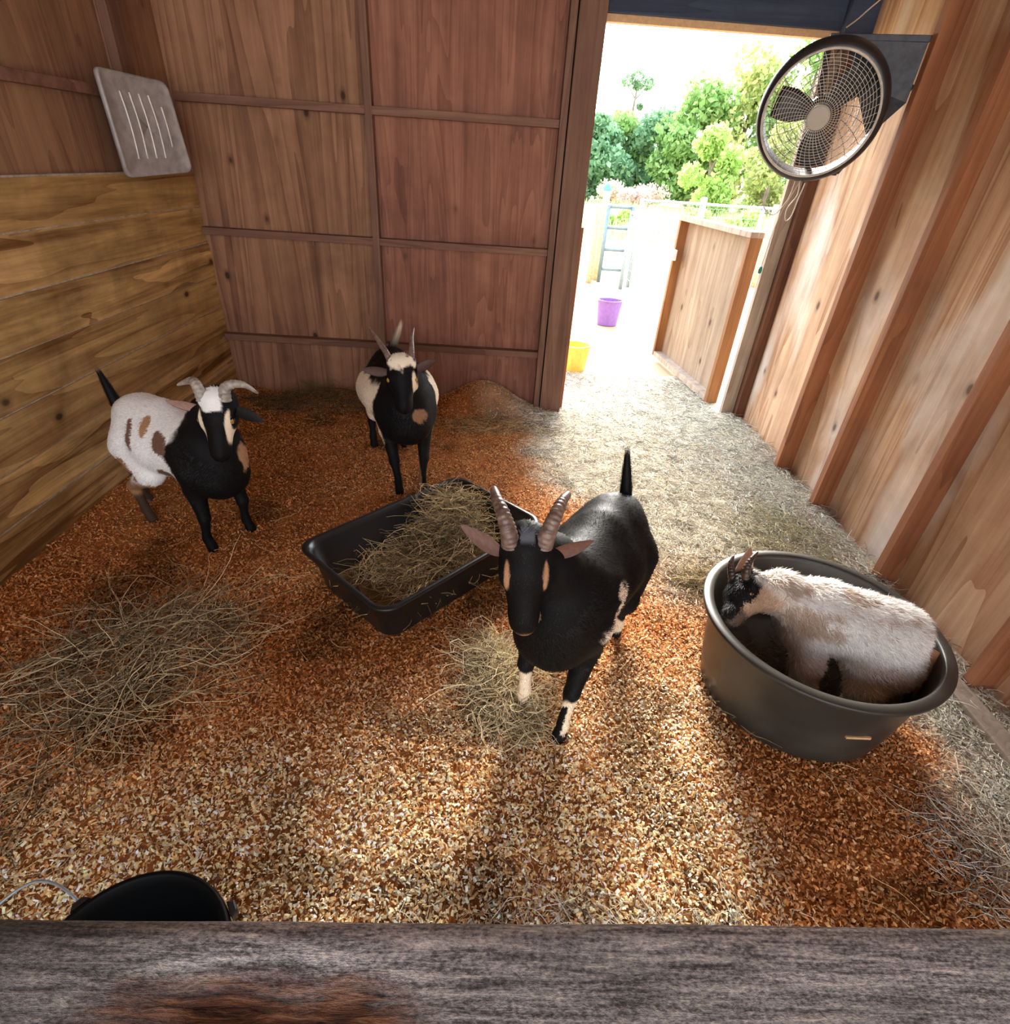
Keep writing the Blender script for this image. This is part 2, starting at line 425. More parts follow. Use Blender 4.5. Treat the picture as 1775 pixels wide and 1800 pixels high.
def warm_shade_mask(x, y):
    """orange heap at the back wall, and shade painted warm over the far left half and near right"""
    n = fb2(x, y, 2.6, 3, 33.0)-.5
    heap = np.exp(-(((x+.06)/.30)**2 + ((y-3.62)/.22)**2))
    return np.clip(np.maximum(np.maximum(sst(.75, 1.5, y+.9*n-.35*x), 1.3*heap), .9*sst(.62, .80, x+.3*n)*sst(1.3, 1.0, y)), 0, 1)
def grid(x0, x1, y0, y1, st):
    nx = int((x1-x0)/st)+1; ny = int((y1-y0)/st)+1
    X, Y = np.meshgrid(np.linspace(x0, x1, nx), np.linspace(y0, y1, ny)); X = X.ravel(); Y = Y.ravel()
    i = np.arange(nx*ny).reshape(ny, nx)
    F = np.stack([i[:-1, :-1], i[:-1, 1:], i[1:, 1:], i[1:, :-1]], -1).reshape(-1, 4)
    return X, Y, F
M_floor = tinted('shavings_bed', .95, .1)
X, Y, F = grid(XL-.02, XR+.01, -.4, 4.6, .02)
Z = floor_h(X, Y)
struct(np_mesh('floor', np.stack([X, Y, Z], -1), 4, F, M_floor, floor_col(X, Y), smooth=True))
b = MB(); b.box(XL-.1, XR+.1, Y0, -.4, -.12, -.01); struct(b.build('floor_aisle', plain('dirt_aisle', (.22,.15,.09), .95)))

mg = NT('yard_ground')
g1 = mg.noise(mg.coord((1,1,1)), .6, 4); g2 = mg.noise(mg.coord((1,1,1)), 9, 5)
gb = mg.ramp(g1, [(.35, (.30,.21,.10)), (.55, (.42,.32,.19)), (.75, (.28,.27,.12))])
spy = mg.n('ShaderNodeSeparateXYZ'); mg.l(mg.coord(), spy.inputs[0])
fieldm = mg.ramp(mg.math('MULTIPLY', mg.math('ADD', spy.outputs[1], mg.math('MULTIPLY', g1, 3.0)), .05), [(.60, 0.0), (.8, 1.0)])
gb = mg.mix(fieldm, gb, mg.ramp(g2, [(.3, (.20,.25,.08)), (.7, (.40,.37,.18))]))
mg.col(mg.mix(mg.ramp(g2, [(.4, 0.0), (.8, .4)]), gb, (.30,.22,.12))); mg.rough(.95)
b = MB(); b.box(-60, 90, 4.5, 130, -.06, -.015); struct(b.build('ground', mg.mat))
b = MB(); b.box(XR+.03, 90, -6, 4.5, -.06, -.02); b.box(-60, XL-.07, -6, 4.5, -.06, -.02); struct(b.build('ground_sides', mg.mat))

# curled wood chips
def chips(N, xr, yr, name, size, palette, hf=floor_h, dens=None, z0=0.0, lab=None, cat=None, keep=None, lift=.010):
    x = rng.uniform(*xr, N*2); y = rng.uniform(*yr, N*2)
    k = np.ones(N*2, bool) if keep is None else keep(x, y)
    x = x[k][:N]; y = y[k][:N]; n = len(x)
    z = hf(x, y) + rng.uniform(0.0, lift, n) + z0
    th = rng.uniform(0, 2*np.pi, n); til = rng.normal(0, .45, n); rl = rng.normal(0, .5, n)
    L = size*rng.uniform(.5, 1.5, n); Wd = L*rng.uniform(.2, .6, n)
    d = np.stack([np.cos(th)*np.cos(til), np.sin(th)*np.cos(til), np.sin(til)], -1)
    s = np.stack([-np.sin(th)*np.cos(rl), np.cos(th)*np.cos(rl), np.sin(rl)], -1)
    nn = np.cross(d, s); nn /= np.linalg.norm(nn, axis=1)[:, None]
    c = np.stack([x, y, z], -1); cu = (L*rng.uniform(.05, .35, n))[:, None]
    a = c - d*L[:, None]/2; b_ = c + d*L[:, None]/2; w = s*Wd[:, None]/2; mid = c + nn*cu
    P = np.stack([a-w, a+w, mid+w, mid-w, b_+w, b_-w], 1).reshape(-1, 3)
    i = np.arange(n)[:, None]*6
    F = np.stack([np.concatenate([i, i+1, i+2, i+3], 1), np.concatenate([i+3, i+2, i+4, i+5], 1)], 1).reshape(-1, 4)
    pal = V([p[:3] for p in palette]); pr = V([p[3] for p in palette]); pr = pr/pr.sum()
    cc = pal[rng.choice(len(pal), n, p=pr)]*rng.uniform(.7, 1.25, n)[:, None]
    if dens is not None: cc = dens(x, y, cc)
    o = np_mesh(name, P, 4, F, M_chip, np.repeat(cc, 6, 0))
    tag(o, lab, cat, kind='stuff'); return o
M_chip = tinted('wood_chip', .8, .25, transl=.12)
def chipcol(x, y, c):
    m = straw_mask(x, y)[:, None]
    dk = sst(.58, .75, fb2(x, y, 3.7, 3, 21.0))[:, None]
    wm = warm_shade_mask(x, y)[:, None]; c0 = c; c = c*(1-wm) + wm*c*V([.92,.60,.36])  # shade on the far left and near right floor painted into the chip colour
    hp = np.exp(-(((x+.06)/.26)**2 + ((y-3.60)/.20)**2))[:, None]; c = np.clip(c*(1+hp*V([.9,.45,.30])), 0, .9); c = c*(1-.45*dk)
    nr_lit = (sst(1.25, .7, y)*sst(-1.5, -.9, x)*sst(.85, .6, x))[:, None]; c = np.clip(c*(1+nr_lit*V([.35,.50,.60])), 0, .95)  # pool of light on the near floor painted as brighter chips
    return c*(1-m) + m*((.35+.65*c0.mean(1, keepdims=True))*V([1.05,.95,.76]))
pal = [(.84,.62,.36,.34), (.74,.45,.20,.28), (.52,.26,.09,.18), (.92,.82,.64,.18), (.12,.055,.025,.08)]
inside = lambda x, y: (x > XL+.02) & (x < XR-.02)
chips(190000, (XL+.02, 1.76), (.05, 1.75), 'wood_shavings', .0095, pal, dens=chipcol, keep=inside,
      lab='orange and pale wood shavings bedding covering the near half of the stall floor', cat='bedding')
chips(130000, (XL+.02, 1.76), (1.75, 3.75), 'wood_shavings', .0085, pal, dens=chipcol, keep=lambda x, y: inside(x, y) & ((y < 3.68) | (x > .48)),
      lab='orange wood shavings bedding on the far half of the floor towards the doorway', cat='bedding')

# wavy hay stems as thin three-sided tubes
def strands(name, N, pos, zf, L, rad, colf, lab=None, cat=None, flat=.35, curl=.6, th0=None, kind='stuff', parent=None, seg=6, grav=True):
    P0 = pos(N); n = len(P0); x, y = P0[:, 0], P0[:, 1]
    th = rng.uniform(0, 2*np.pi, n) if th0 is None else th0(n)
    ln = L*rng.uniform(.35, 1.3, n); el = rng.normal(0, flat*.5, n)
    pts = []; cx, cy = x.copy(), y.copy(); cz = P0[:, 2].copy(); om = rng.normal(0, curl, n)
    for k in range(seg):
        pts.append(np.stack([cx, cy, cz], -1)); st = ln/(seg-1)
        cx = cx+np.cos(th)*np.cos(el)*st; cy = cy+np.sin(th)*np.cos(el)*st; cz = cz+np.sin(el)*st
        th = th+om*.6+rng.normal(0, curl*.4, n); el = el*.5 + rng.normal(0, flat, n)*.5
        if grav:
            zz = zf(cx, cy); cz = np.maximum(cz, zz+.002)
    P = np.stack(pts, 1)
    T = np.gradient(P, axis=1); T /= np.linalg.norm(T, axis=2)[..., None]+1e-9
    up = np.zeros_like(T); up[..., 2] = 1; s1 = np.cross(T, up); s1 /= np.linalg.norm(s1, axis=2)[..., None]+1e-9; s2 = np.cross(s1, T)
    r = (rad*rng.uniform(.6, 1.4, n))[:, None, None]*np.linspace(1.1, .55, seg)[None, :, None]
    R_ = [P + r*(math.cos(a)*s1+math.sin(a)*s2) for a in (math.pi/2, math.pi/2+2.094, math.pi/2+4.189)]
    VV = np.stack(R_, 2).reshape(-1, 3)
    base = np.arange(n)[:, None, None]*seg*3 + np.arange(seg-1)[None, :, None]*3 + np.arange(3)[None, None, :]
    nxt = np.arange(n)[:, None, None]*seg*3 + np.arange(seg-1)[None, :, None]*3 + ((np.arange(3)+1) % 3)[None, None, :]
    F = np.stack([base, nxt, nxt+3, base+3], -1).reshape(-1, 4)
    c = colf(n)
    o = np_mesh(name, VV, 4, F, M_hay, np.repeat(c, seg*3, 0), parent=parent)
    if lab: tag(o, lab, cat, kind=kind)
    elif kind: o['kind'] = kind
    return o
M_hay = tinted('hay_stem', .7, .3, transl=.15)
def haycol(c1, c2, dark=.15):
    def f(n):
        t = rng.random(n)[:, None]; c = V(c1)*(1-t)+V(c2)*t; c = c*rng.uniform(.6, 1.2, n)[:, None]
        c[rng.random(n) < dark] *= .3; return c
    return f
pale = haycol((.93,.90,.80), (.78,.70,.54), .22); green = haycol((.95,.78,.48), (.46,.34,.17), .38); gold = haycol((.92,.68,.34), (.56,.36,.15), .25)

def straw_pos(n):
    k = 0; out = []
    while k < n:
        x = rng.uniform(-.2, 1.74, 20000); y = rng.uniform(.35, 4.5, 20000)
        m = straw_mask(x, y)
        q = (rng.random(20000) < m*m) & (np.hypot(x-1.05, y-1.25) > .36) & ~((x > 1.6) & (y > 3.68)) & ~((x < .5) & (y > 3.55))
        o = np.stack([x[q], y[q], floor_h(x[q], y[q])+rng.uniform(0, .022, q.sum())], -1); out.append(o); k += len(o)
    return np.concatenate(out)[:n]
strands('loose_straw', 16000, straw_pos, floor_h, .085, .0014, pale, 'pale straw scattered on the floor from the doorway along the right wall', 'straw', flat=.35, curl=.5)
def blob(cx, cy, rx, ry, hh, rot=0.0, hf=floor_h, base=None):
    def f(n):
        a = rng.uniform(0, 2*np.pi, n); r = np.sqrt(rng.random(n))
        u = r*np.cos(a)*rx; v = r*np.sin(a)*ry; x = cx+u*math.cos(rot)-v*math.sin(rot); y = cy+u*math.sin(rot)+v*math.cos(rot)
        z0 = hf(x, y) if base is None else base
        return np.stack([x, y, z0+hh*(1-r**2)*rng.random(n)+.003], -1)
    return f
strands('hay_pile', 850, blob(-1.10, 1.24, .36, .24, .06, .9), floor_h, .30, .0014, green, 'flattened pile of greenish hay on the shavings beside the left board wall', 'hay', flat=.25, curl=.5)
strands('hay_pile', 450, blob(-1.35, .62, .35, .28, .04, .5), floor_h, .18, .0011, green, 'thin olive hay spread in the near left corner beside the black bucket', 'hay', flat=.3, curl=.6)
strands('hay_pile', 1000, blob(.075, 1.22, .12, .24, .07, .3), floor_h, .17, .0014, haycol((.98,.86,.58), (.72,.56,.32)), 'loose tuft of hay around the front feet of the black goat', 'hay', flat=.4, curl=.9)
strands('hay_pile', 500, blob(.05, 3.30, .35, .12, .03, 0), floor_h, .14, .0011, gold, 'wisps of hay in front of the shavings heap at the back wall', 'hay', flat=.3, curl=.7)
strands('hay_pile', 900, blob(-1.15, 3.48, .5, .14, .10, 0), floor_h, .16, .0011, haycol((.28,.2,.11), (.16,.11,.06)), 'dark old hay heaped along the foot of the back wall corner', 'hay', flat=.4, curl=.7)
strands('hay_pile', 1100, blob(1.42, 2.1, .24, .34, .06, 0), floor_h, .13, .0012, haycol((.74,.66,.42), (.50,.44,.25)), 'fluffy hay clump by the foot of the right wall studs', 'hay', flat=.5, curl=.8)
strands('hay_pile', 700, blob(.98, 1.80, .2, .12, .05, 0), floor_h, .11, .0012, green, 'small olive tuft of hay behind the round tub', 'hay', flat=.5, curl=.8)
strands('hay_pile', 900, blob(1.45, .70, .26, .24, .03, 0), floor_h, .14, .0012, pale, 'pale curly hay on the floor to the right of the round tub', 'hay', flat=.3, curl=1.0)
strands('hay_pile', 900, blob(.35, .42, .50, .16, .03, 0), floor_h, .13, .0011, pale, 'pale hay strewn on the shavings just behind the rail board', 'hay', flat=.3, curl=.8)
strands('stray_hay', 700, lambda n: np.stack([rng.uniform(-1.6, 1.5, n), rng.uniform(.35, 3.4, n), np.full(n, .01)], -1), floor_h, .14, .0010, gold, 'single hay stems lying here and there over the shavings', 'hay', flat=.25, curl=.5)

# ------------------------------------------------------------------ rail board in front of the viewer
fence = empty('stall_fence', (0.0, .09, 0.0))
tag(fence, 'grey weathered rail board with a torn orange patch along the bottom of the view', 'fence')
# heavy board with a worn, rounded far edge
bx_, by_, Fc = grid(-1.76, 1.76, .0, 1.0, .02)
nx = 400; ys = [(.018, -.045), (.018, -.004), (.022, 0.0), (.05, 0), (.075, 0), (.09, 0), (.105, 0), (.12, 0), (.135, 0), (.145, -.0005), (.152, -.002), (.157, -.005), (.160, -.010), (.161, -.020), (.161, -.045)]
xs = np.linspace(-1.755, 1.775, nx); vs = []
for (yy, zz) in ys:
    y = np.full(nx, yy) + .0035*(fb2(xs, xs*0+yy*3, 6, 3)-.5)*(yy > .14) + .014*(xs+.3)*(yy > .14)
    z = 1.0+zz + .003*(fb2(xs, xs*0+yy*40, 9, 3, 1.0)-.5)*(zz > -.03)
    # torn rotten hollow
    t = np.clip(1-(((xs+.135)/.115)**2 + ((yy-.11)/.034)**2), 0, 1)
    z = z - .016*t*(.35+fb2(xs, xs*0+yy*160, 14, 2, 4.0))
    vs.append(np.stack([xs, y, z], -1))
vs = np.concatenate(vs); k = len(ys); i = np.arange(k*nx).reshape(k, nx)
Fc = np.stack([i[:-1, :-1], i[:-1, 1:], i[1:, 1:], i[1:, :-1]], -1).reshape(-1, 4)
Fc = np.concatenate([Fc, np.stack([i[-1, :-1], i[-1, 1:], i[0, 1:], i[0, :-1]], -1)])
cap = np_mesh('top_board', vs, 4, Fc, M_cap, parent=fence, smooth=True)
for x in (-1.70, 1.72):
    mb = MB(); mb.box(x-.045, x+.045, .03, .12, -.03, .952); mb.build('post', M_stud, fence, bevel=.003)
for z in (.30, .66):
    mb = MB(); mb.box(-1.655, 1.675, .04, .075, z, z+.13); mb.build('board', M_plank, fence, bevel=.003)

# ------------------------------------------------------------------ tubs and bucket
def rrect(cx, cy, hx, hy, r, rot, z, n=10):
    out = []
    for (sx_, sy_, a0) in ((1,1,0), (-1,1,90), (-1,-1,180), (1,-1,270)):
        for k in range(n):
            a = math.radians(a0+90*k/(n-1)); u = sx_*(hx-r)+r*math.cos(a); v = sy_*(hy-r)+r*math.sin(a)
            out.append((cx+u*math.cos(rot)-v*math.sin(rot), cy+u*math.sin(rot)+v*math.cos(rot), z))
    return out
TUBC = (-.232, 1.792); TROT = math.atan2(2.251-1.651, -.155+.71)
tub = empty('feed_tub', (TUBC[0], TUBC[1], 0))
tag(tub, 'black rectangular plastic mixing tub holding hay in the middle of the stall', 'tub')
prof = [(.330, .190, .0, .05), (.355, .212, .0, .06), (.362, .220, .012, .06), (.392, .243, .170, .07), (.412, .262, .176, .07), (.418, .268, .184, .07), (.416, .266, .192, .07), (.405, .256, .193, .07), (.396, .247, .188, .065), (.386, .237, .172, .065), (.352, .208, .016, .055), (.30, .16, .014, .05)]
mb = MB(); rings = [rrect(TUBC[0], TUBC[1], hx, hy, r, TROT, z+.004) for hx, hy, z, r in prof]; n = len(rings[0])
vs = [p for r in rings for p in r]
fs = [(i*n+k, i*n+(k+1) % n, (i+1)*n+(k+1) % n, (i+1)*n+k) for i in range(len(rings)-1) for k in range(n)]
fs += [tuple(range((len(rings)-1)*n, len(rings)*n)), tuple(range(n-1, -1, -1))]
mb.add(vs, fs); mb.build('tub_body', M_black, tub, smooth=True)
def tub_h(x, y):
    c, s = math.cos(TROT), math.sin(TROT); u = (x-TUBC[0])*c+(y-TUBC[1])*s; v = -(x-TUBC[0])*s+(y-TUBC[1])*c
    return .02 + .045*(1-sst(.05, .3, np.abs(v-.0)))*0 + .19*np.exp(-(((u-.23)/.12)**2+((v-.07)/.12)**2)) + .05*np.exp(-(((u+.1)/.25)**2+((v+.05)/.2)**2)) + .02*fb2(x, y, 15, 2)
def in_tub(n):
    u = rng.uniform(-.27, .30, n*3); v = rng.uniform(-.15, .16, n*3); w = rng.random(n*3) < (.35+.65*sst(-.1, .2, u))
    u = u[w][:n]; v = v[w][:n]
    x = TUBC[0]+u*math.cos(TROT)-v*math.sin(TROT); y = TUBC[1]+u*math.sin(TROT)+v*math.cos(TROT)
    return np.stack([x, y, tub_h(x, y)+rng.uniform(0, .03, len(x))], -1)
hayroot = strands('hay_in_tub', 2300, in_tub, tub_h, .17, .0016, haycol((1.0,.82,.46), (.62,.42,.19), .35), 'loose golden hay heaped inside the black rectangular tub', 'hay', flat=.45, curl=.9)
# matted bottom layer of the same hay
X, Y, F = grid(-.34, .36, -.19, .19, .012)
x = TUBC[0]+X*math.cos(TROT)-Y*math.sin(TROT); y = TUBC[1]+X*math.sin(TROT)+Y*math.cos(TROT)
c = V([.26,.17,.08])*(.5+fb2(x, y, 40, 3)[:, None])
o = np_mesh('hay_mat', np.stack([x, y, tub_h(x, y)-.002], -1), 4, F, M_floor, c, parent=hayroot, smooth=True)

RC = V([1.045, 1.25, 0.0])
rt = empty('round_tub', tuple(RC)); tag(rt, 'round black rubber tub with the curled pale kid goat lying in it', 'tub')
mb = MB()
mb.lathe([(.0, .0), (.27, .0), (.285, .010), (.300, .10), (.322, .292), (.326, .302), (.349, .304), (.352, .307), (.353, .316), (.350, .3195), (.336, .3215), (.325, .3205), (.320, .317), (.317, .305), (.296, .10), (.280, .03), (.0, .028)], RC+V([0,0,.003]), n=96)
mb.build('tub_body', M_tubr, rt, smooth=True)
# small moulded tab low on the side
mb = MB(); a = math.radians(-88); p = RC + V([math.cos(a)*.309, math.sin(a)*.309, .165]); mb.beam(p-V([.035,0,0]), p+V([.035,0,0]), .006, .008); mb.build('moulded_tab', M_lip, rt)
kidbed = strands('hay_in_round_tub', 260, lambda n: np.stack([RC[0]-.06+rng.uniform(-.22, .2, n), RC[1]+rng.uniform(-.2, .2, n), np.full(n, .038)], -1), lambda x, y: x*0+.036, .10, .0011, haycol((.45,.33,.18), (.25,.17,.09)), 'sparse brown hay on the bottom of the round tub', 'hay', flat=.1, curl=.6)

BC = V([-.505, .305, 0.0])
bk = empty('bucket', tuple(BC)); tag(bk, 'black bucket with a thin rim and wire handle just behind the rail board', 'bucket')
mb = MB()
mb.lathe([(.0, .0), (.108, .0), (.113, .006), (.138, .35), (.1425, .372), (.147, .374), (.149, .384), (.147, .395), (.142, .398), (.138, .394), (.135, .37), (.109, .02), (.0, .018)], BC, n=72)
mb.build('bucket_body', M_bucket, bk, smooth=True)
mb = MB()
for s in (1, -1):
    mb = MB(); a = math.radians(38 if s > 0 else 142); p = BC+V([math.cos(a)*.150, math.sin(a)*.150, .375]); q = V([math.cos(a), math.sin(a), 0]); t = V([-q[1], q[0], 0])
    mb.add([p-t*.016, p+t*.016, p+t*.008+q*.012, p-t*.008+q*.012, p-t*.016+V([0,0,.018]), p+t*.016+V([0,0,.018]), p+t*.008+q*.012+V([0,0,.018]), p-t*.008+q*.012+V([0,0,.018])], [(0,3,2,1),(4,5,6,7),(0,1,5,4),(1,2,6,5),(2,3,7,6),(3,0,4,7)])
    mb.build('handle_ear', M_black, bk, bevel=.003)
mb = MB(); pts = []
aL = BC+V([math.cos(2.48)*.165, math.sin(2.48)*.165, .385]); 
for k in range(22):
    t = k/21; pts.append(aL + V([-.20*t - .02*math.sin(t*3.14), .05*math.sin(t*3.0)-.14*t*t, .012*math.sin(t*6.3)-.03*t]))
mb.tube(pts, .0024, 8); mb.build('wire_handle', M_wire, bk, smooth=True)

# ------------------------------------------------------------------ cloudy vented plastic panel in the corner
tr = empty('vented_panel', (-1.69, 3.1, 1.27)); tag(tr, 'cloudy grey plastic panel with slots hanging across the left back corner', 'panel')
c00, c10, c01, c11 = V([-1.715, 2.955, 1.268]), V([-1.592, 3.335, 1.292]), V([-1.715, 2.93, 1.662]), V([-1.612, 3.30, 1.650])
pn = norm(np.cross(c10-c00, c01-c00)); pn = pn if pn[1] < 0 else -pn
def tp(u, v, off=0.0):
    p = c00*(1-u)*(1-v)+c10*u*(1-v)+c01*(1-u)*v+c11*u*v
    return p + pn*(off + .018*math.sin(math.pi*v) - .012*math.sin(math.pi*u))
mb = MB(); NU, NV = 24, 24
def edge(u, v):   # rounded outline
    r = .09; du = min(u, 1-u); dv = min(v, 1-v)
    return u, v
outl = []
for (su, sv, a0) in ((1,1,0), (0,1,90), (0,0,180), (1,0,270)):
    for k in range(6):
        a = math.radians(a0+18*k); r = .085
        outl.append(((1-r if su else r)+r*math.cos(a), (1-r if sv else r)+r*math.sin(a)))
n = len(outl); scs = [(1, 0, -.010), (1, 0, .006), (.965, 0, .010), (.925, 0, .004), (.90, 0, .0), (.60, 0, .0), (.3, 0, 0), (.02, 0, 0)]
vs = []
for sc_, _, off in scs:
    for (u, v) in outl: vs.append(tp(.5+(u-.5)*sc_, .5+(v-.5)*sc_, off))
fs = [(i*n+k, i*n+(k+1) % n, (i+1)*n+(k+1) % n, (i+1)*n+k) for i in range(len(scs)-1) for k in range(n)]
mb.add(vs, fs); o = mb.build('panel_sheet', M_tray, tr, smooth=True)
md = o.modifiers.new('thick', 'SOLIDIFY'); md.thickness = .003
for k in range(5):
    u = .24+.135*k; mb = MB(); v0, v1 = (.18, .82) if k < 4 else (.30, .72)
    mb.tube([tp(u+.01*t, v0+(v1-v0)*t, .004) for t in np.linspace(0, 1, 12)], .0032, 8); mb.build('lit_slot', M_white, tr, smooth=True)  # white strips paint in the light streaks along the slots

# ------------------------------------------------------------------ wall fan
FC = V([1.375, 3.02, 1.685]); fn = norm(V([-.42, -.88, -.27])); fs_ = norm(np.cross(fn, (0,0,1))); fs_ = -fs_ if fs_[0] < 0 else fs_; fu = norm(np.cross(fs_, fn)); fu = -fu if fu[2] < 0 else fu
fan = empty('wall_fan', tuple(FC)); tag(fan, 'dark round wall fan with beige wire grill mounted high beside the doorway', 'fan')
FR = .222
def fp(a, r, d=0.0): return FC + fn*d + fs_*r*math.cos(a) + fu*r*math.sin(a)
mb = MB(); mb.lathe([(FR+.006, .028), (FR+.022, .026), (FR+.034, .010), (FR+.038, -.03), (FR+.034, -.085), (FR+.018, -.10), (FR+.008, -.098), (FR+.010, -.03), (FR+.004, .020), (FR+.006, .028)], FC, fn, 80)
mb.build('housing', M_fand, fan, smooth=True)
mb = MB(); mb.tube([fp(2*math.pi*k/80, FR+.006, .032) for k in range(80)], .0052, 8, closed=True); mb.build('trim_ring', M_grill, fan, smooth=True)
mb = MB()
def dome(r): return .034+.022*(1-(r/FR)**2)
for k in range(15):
    r = .052 + k*(FR-.052)/15; mb.tube([fp(2*math.pi*j/64, r, dome(r)) for j in range(64)], .0011, 5, closed=True)
for k in range(48):
    a0 = 2*math.pi*k/48; pts = []
    for t in np.linspace(0, 1, 9): r = .047+(FR-.047)*t; pts.append(fp(a0+.35*t, r, dome(r)-.002))
    mb.tube(pts, .0011, 5)
mb.build('front_grill', M_grill, fan, smooth=True)
mb = MB()
for k in range(6):
    r = .07+k*.028; mb.tube([fp(2*math.pi*j/56, r, -.09) for j in range(56)], .0014, 5, closed=True)
for k in range(24):
    a0 = 2*math.pi*k/24; mb.tube([fp(a0-.3*t, .05+(FR-.04)*t, -.088) for t in np.linspace(0, 1, 6)], .0013, 5)
mb.build('rear_grill', M_fand, fan, smooth=True)
mb = MB(); mb.lathe([(0.0, .064), (.040, .064), (.046, .060), (.047, .050), (.044, .046), (0.0, .046)], FC, fn, 40); mb.build('hub_badge', M_hubcap, fan, smooth=False)
mb = MB(); mb.lathe([(0.0, .03), (.030, .03), (.036, .02), (.036, -.02), (.055, -.03), (.055, -.12), (.045, -.14), (0.0, -.14)], FC, fn, 40); mb.build('motor', M_fand, fan, smooth=True)
for k in range(3):
    a0 = math.radians((168, 275, 50)[k]); mb = MB(); vs = []
    for t in np.linspace(0, 1, 8):
        r = .032+.165*t; wdt = .022+.036*math.sin(min(1, t*1.15)*math.pi*.62)
        for s in np.linspace(-1, 1, 5): vs.append(FC + fn*(-.012+.024*s*(1-.4*t)) + fs_*(r*math.cos(a0)-s*wdt*math.sin(a0)) + fu*(r*math.sin(a0)+s*wdt*math.cos(a0)))
    fs2 = [(i*5+j, i*5+j+1, (i+1)*5+j+1, (i+1)*5+j) for i in range(7) for j in range(4)]
    mb.add(vs, fs2); o = mb.build('blade', M_fanblade, fan, smooth=True); md = o.modifiers.new('thick', 'SOLIDIFY'); md.thickness = .002
# bracket: square tube yoke and plate running to the wall stud
mb = MB()
ptop = V([1.698, 2.945, 1.945]); plow = V([1.698, 2.945, 1.60]); pl2 = V([1.698, 2.98, 1.50])
q1 = FC - fn*.11 + fu*.245 - fs_*.05; q2 = FC - fn*.11 - fu*.245 + fs_*.02
mb.beam(q1, ptop, .022, .022); mb.beam(q1, q2, .02, .02)
Lp = q2 + fs_*.13; mb.beam(q2-fs_*.05, Lp, .02, .02); mb.beam(Lp, V([1.698, 2.945, 1.80]), .014, .014)
mb.build('mounting_frame', M_brk, fan, bevel=.002)
mb = MB()
pa = [FC-fn*.105+fu*.24+fs_*.02, ptop+V([-.004,0,-.012]), plow+V([-.004,0,.14]), FC-fn*.105-fu*.10+fs_*.22, FC-fn*.105+fu*.10+fs_*.10]
mb.add(pa, [(0,1,2,3,4)]); o = mb.build('side_plate', M_brk, fan); md = o.modifiers.new('thick', 'SOLIDIFY'); md.thickness = .004
mb = MB(); mb.beam((1.69, 2.935, 1.98), (1.69, 2.935, 1.90), .05, .03); mb.build('wall_clamp', M_brk, fan, bevel=.004)
def cord(name, pts, lab, mat=M_cord, r=.0028, loc=None, parent=None):
    P = [V(p) for p in pts]; out = []
    for i in range(len(P)-1):
        p0, p1, p2, p3 = P[max(i-1, 0)], P[i], P[i+1], P[min(i+2, len(P)-1)]
        for t in np.linspace(0, 1, 8, endpoint=False):
            out.append(.5*((2*p1)+(-p0+p2)*t+(2*p0-5*p1+4*p2-p3)*t*t+(-p0+3*p1-3*p2+p3)*t**3))
    out.append(P[-1]); mb = MB(); mb.tube(out, r, 6); o = mb.build(name, mat, parent, smooth=True)
    if lab: tag(o, lab, 'cord')
    return o
fb = FC - fu*.262 - fn*.03
cord('hanging_cord', [fb, fb+V([.01,0,-.06]), fb+V([-.02,0,-.12]), fb+V([-.01,0,-.17]), fb+V([.012,0,-.15]), fb+V([.02,0,-.08]), fb+V([.03,0,-.01])], 'looped beige cord hanging straight under the fan')
cord('hanging_cord', [fb+V([-.02,0,0]), fb+V([-.03,0,-.08]), fb+V([-.07,.02,-.15]), fb+V([-.12,.04,-.12]), fb+V([-.125,.05,-.06])], 'thin pale cable sagging from the fan towards the door jamb', r=.0022)
pc = [V([1.40,3.06,1.44]), V([1.37,3.1,1.30]), V([1.362,3.12,1.15]), V([1.358,3.12,1.05])]
oc = cord('pull_string', pc, 'thin pull string with a green end hanging below the fan', M_cord, .0016)
mb = MB(); mb.lathe([(0, 0), (.008, .004), (.010, .02), (.006, .034), (0, .036)], V([1.358,3.12,1.022]), n=12); mb.build('green_toggle', M_green, oc, smooth=True)
cord('power_cable', [(1.70, 3.15, 2.50), (1.69, 3.30, 2.22), (1.62, 3.40, 2.10), (1.56, 3.42, 2.045)], 'thin light cable running down to the top of the fan bracket', r=.003)

# ------------------------------------------------------------------ half door swung outwards
A = V([1.582, 3.905, .03]); Bf = V([1.452, 5.12, .03]); dd = norm(Bf-A); L = float(np.linalg.norm(Bf-A)); dn = V([dd[1], -dd[0], 0]); dn = dn if dn[0] > 0 else -dn
hd = empty('half_door', tuple(A)); tag(hd, 'pale plywood half door with an orange frame swung open outside the doorway', 'door')
def dbox(mb, u0, u1, n0, n1, z0, z1):
    vs = [A+dd*u+dn*nn+V([0,0,z]) for z in (z0, z1) for (u, nn) in ((u0,n0),(u1,n0),(u1,n1),(u0,n1))]
    mb.add(vs, [(0,3,2,1),(4,5,6,7),(0,1,5,4),(1,2,6,5),(2,3,7,6),(3,0,4,7)])
for nm, a in (('stile', (0, .04, 0, .085, 0, 1.09)), ('stile', (L-.04, L, 0, .085, 0, 1.09)), ('frame_rail', (.04, L-.04, 0, .085, 0, .04)), ('frame_rail', (.0, L, -.004, .089, 1.09, 1.125))):
    mb = MB(); dbox(mb, *a); mb.build(nm, M_jamb if nm == 'frame_rail' else M_hd_frame, hd, bevel=.002)
mb = MB(); dbox(mb, .04, L-.04, .073, .085, .04, 1.09); mb.build('plywood_sheet', M_hd_ply, hd)
mb = MB(); dbox(mb, L-.10, L-.02, -.035, .0, .80, .88); mb.build('latch_block', M_white, hd, bevel=.004)

